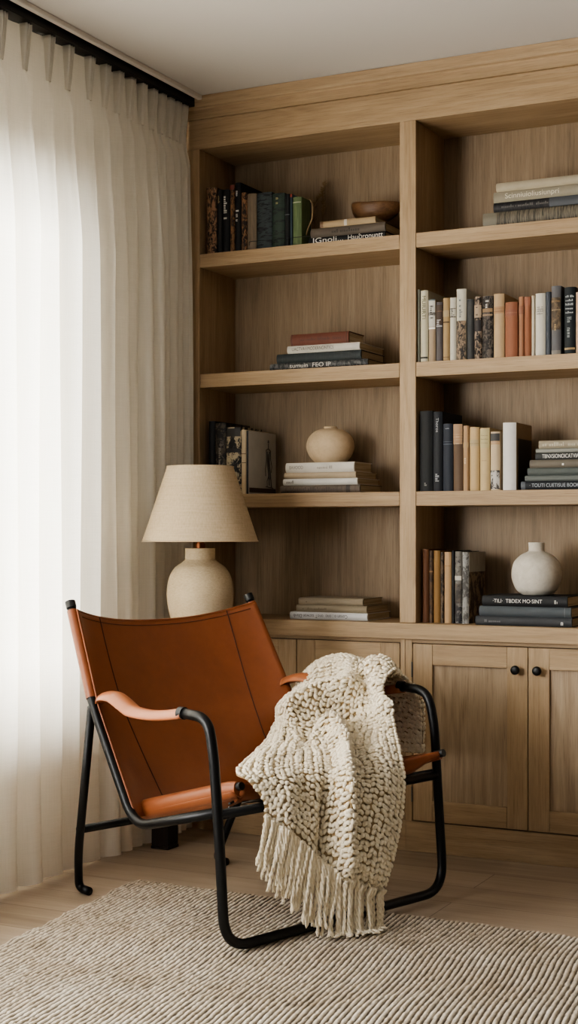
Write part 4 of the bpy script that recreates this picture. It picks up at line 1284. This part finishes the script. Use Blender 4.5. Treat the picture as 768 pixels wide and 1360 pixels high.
# fringe: hanging strands along the hem
rf = random.Random(5)
NF = 84
def fringe_len_px(t):
    # lower ends along the hem, in pixels
    ks = [(0, 52), (.12, 70), (.3, 78), (.5, 82), (.7, 80), (.85, 66), (1, 52)]
    for (a, va), (c_, vc) in zip(ks, ks[1:]):
        if t <= c_: return va + (vc - va) * (t - a) / (c_ - a)
    return 52
for i in range(NF):
    t = (i + .5) / NF
    j = min(NCc - 1, int(t * (NCc - 1)))
    p0 = Vector(G[NR - 1, j]) ; n_ = Vector(Nn[NR - 1, j])
    ppx, ppy = proj(p0); d0 = (p0 - CAM).dot(FWD)
    ln = fringe_len_px(t) * d0 / F * rf.uniform(.82, 1.08)
    front = rf.uniform(-.004, .014)
    p0 = p0 + n_ * front
    lean = RGT * (-.24 + .28 * t + rf.uniform(-.07, .07)) - FWD * rf.uniform(0, .10)
    a1, a2, w1 = rf.uniform(0, 6), rf.uniform(0, 6), rf.uniform(.002, .0055)
    pts = []
    up0 = Vector(G[NR - 6, j]) + n_ * (front + .003)
    pts.append(up0)
    m_ = 9
    for k_ in range(m_):
        f_ = k_ / (m_ - 1)
        q = p0 + Vector((0, 0, -ln * f_)) + lean * (ln * f_) + RGT * (w1 * f_ * math.sin(a1 + 7 * f_)) + FWD * (w1 * f_ * math.sin(a2 + 6 * f_))
        if q.z < RUGZ + .008:
            over = RUGZ + .008 - q.z
            q.z = RUGZ + .006 + .003 * rf.random(); q = q - FWD * over * .6 + RGT * over * rf.uniform(-.3, .6)
        pts.append(q)
    cl = catmull(pts, 4)
    bm = bm_new()
    tw0 = rf.uniform(0, 6)
    for s_ in (0, 1):     # two plies twisted together
        pl = []
        for k_, q in enumerate(cl):
            an = tw0 + k_ * .75 + PI * s_
            pl.append(q + RGT * (.0022 * math.cos(an)) + FWD * (.0022 * math.sin(an)))
        nn_ = len(pl)
        sweep(bm, pl, [.0036 * (1 - .25 * k_ / nn_) * (1 if k_ < nn_ - 2 else .6) for k_ in range(nn_)], 7)
    link('tassel', bm, M['wool'], sheet, smooth='all')

# ------------------------------------------------------------------ lights
def area(name, loc, target, sx, sy, power, col, spread=PI):
    l = bpy.data.lights.new(name, 'AREA'); l.shape = 'RECTANGLE'; l.size = sx; l.size_y = sy; l.energy = power; l.color = col; l.spread = spread
    o = bpy.data.objects.new(name, l); COL.objects.link(o); o.location = loc
    o.rotation_euler = (Vector(target) - Vector(loc)).to_track_quat('-Z', 'Y').to_euler()
    return o
# daylight outside the window: behind the curtain, and through the bare half
area('daylight_behind_curtain', (WX - 1.5, -1.6, 1.25), (1, -1.6, 1.25), 2.2, 1.9, 2500, (.95, .98, 1.0))
area('daylight_bare_window', (WX - .25, -3.0, 1.3), (1.35, -.2, 1.25), 1.5, 1.25, 128, (1.0, .99, .97), math.radians(118))
area('room_bounce', (3.3, -5.3, 1.7), (1.0, 0, 1.2), 2.2, 1.4, 6, (1.0, .98, .95))
wd = bpy.data.worlds.new('daylight'); SC.world = wd; wd.use_nodes = True
bg = wd.node_tree.nodes['Background']; bg.inputs[0].default_value = (.95, .93, .9, 1); bg.inputs[1].default_value = .03

# ------------------------------------------------------------------ camera
cam = bpy.data.cameras.new('camera'); co = bpy.data.objects.new('camera', cam); COL.objects.link(co)
co.location = CAM; co.rotation_euler = (PI / 2, 0, YAW)
cam.sensor_fit = 'HORIZONTAL'; cam.sensor_width = 36; cam.lens = 36 * F / 768
cam.shift_y = (HZ - 680) / 768
cam.clip_start = .05
SC.camera = co
SC.view_settings.view_transform = 'AgX'
SC.view_settings.look = 'AgX - Medium High Contrast'
SC.view_settings.exposure = -1.05
SC.cycles.use_denoising = True
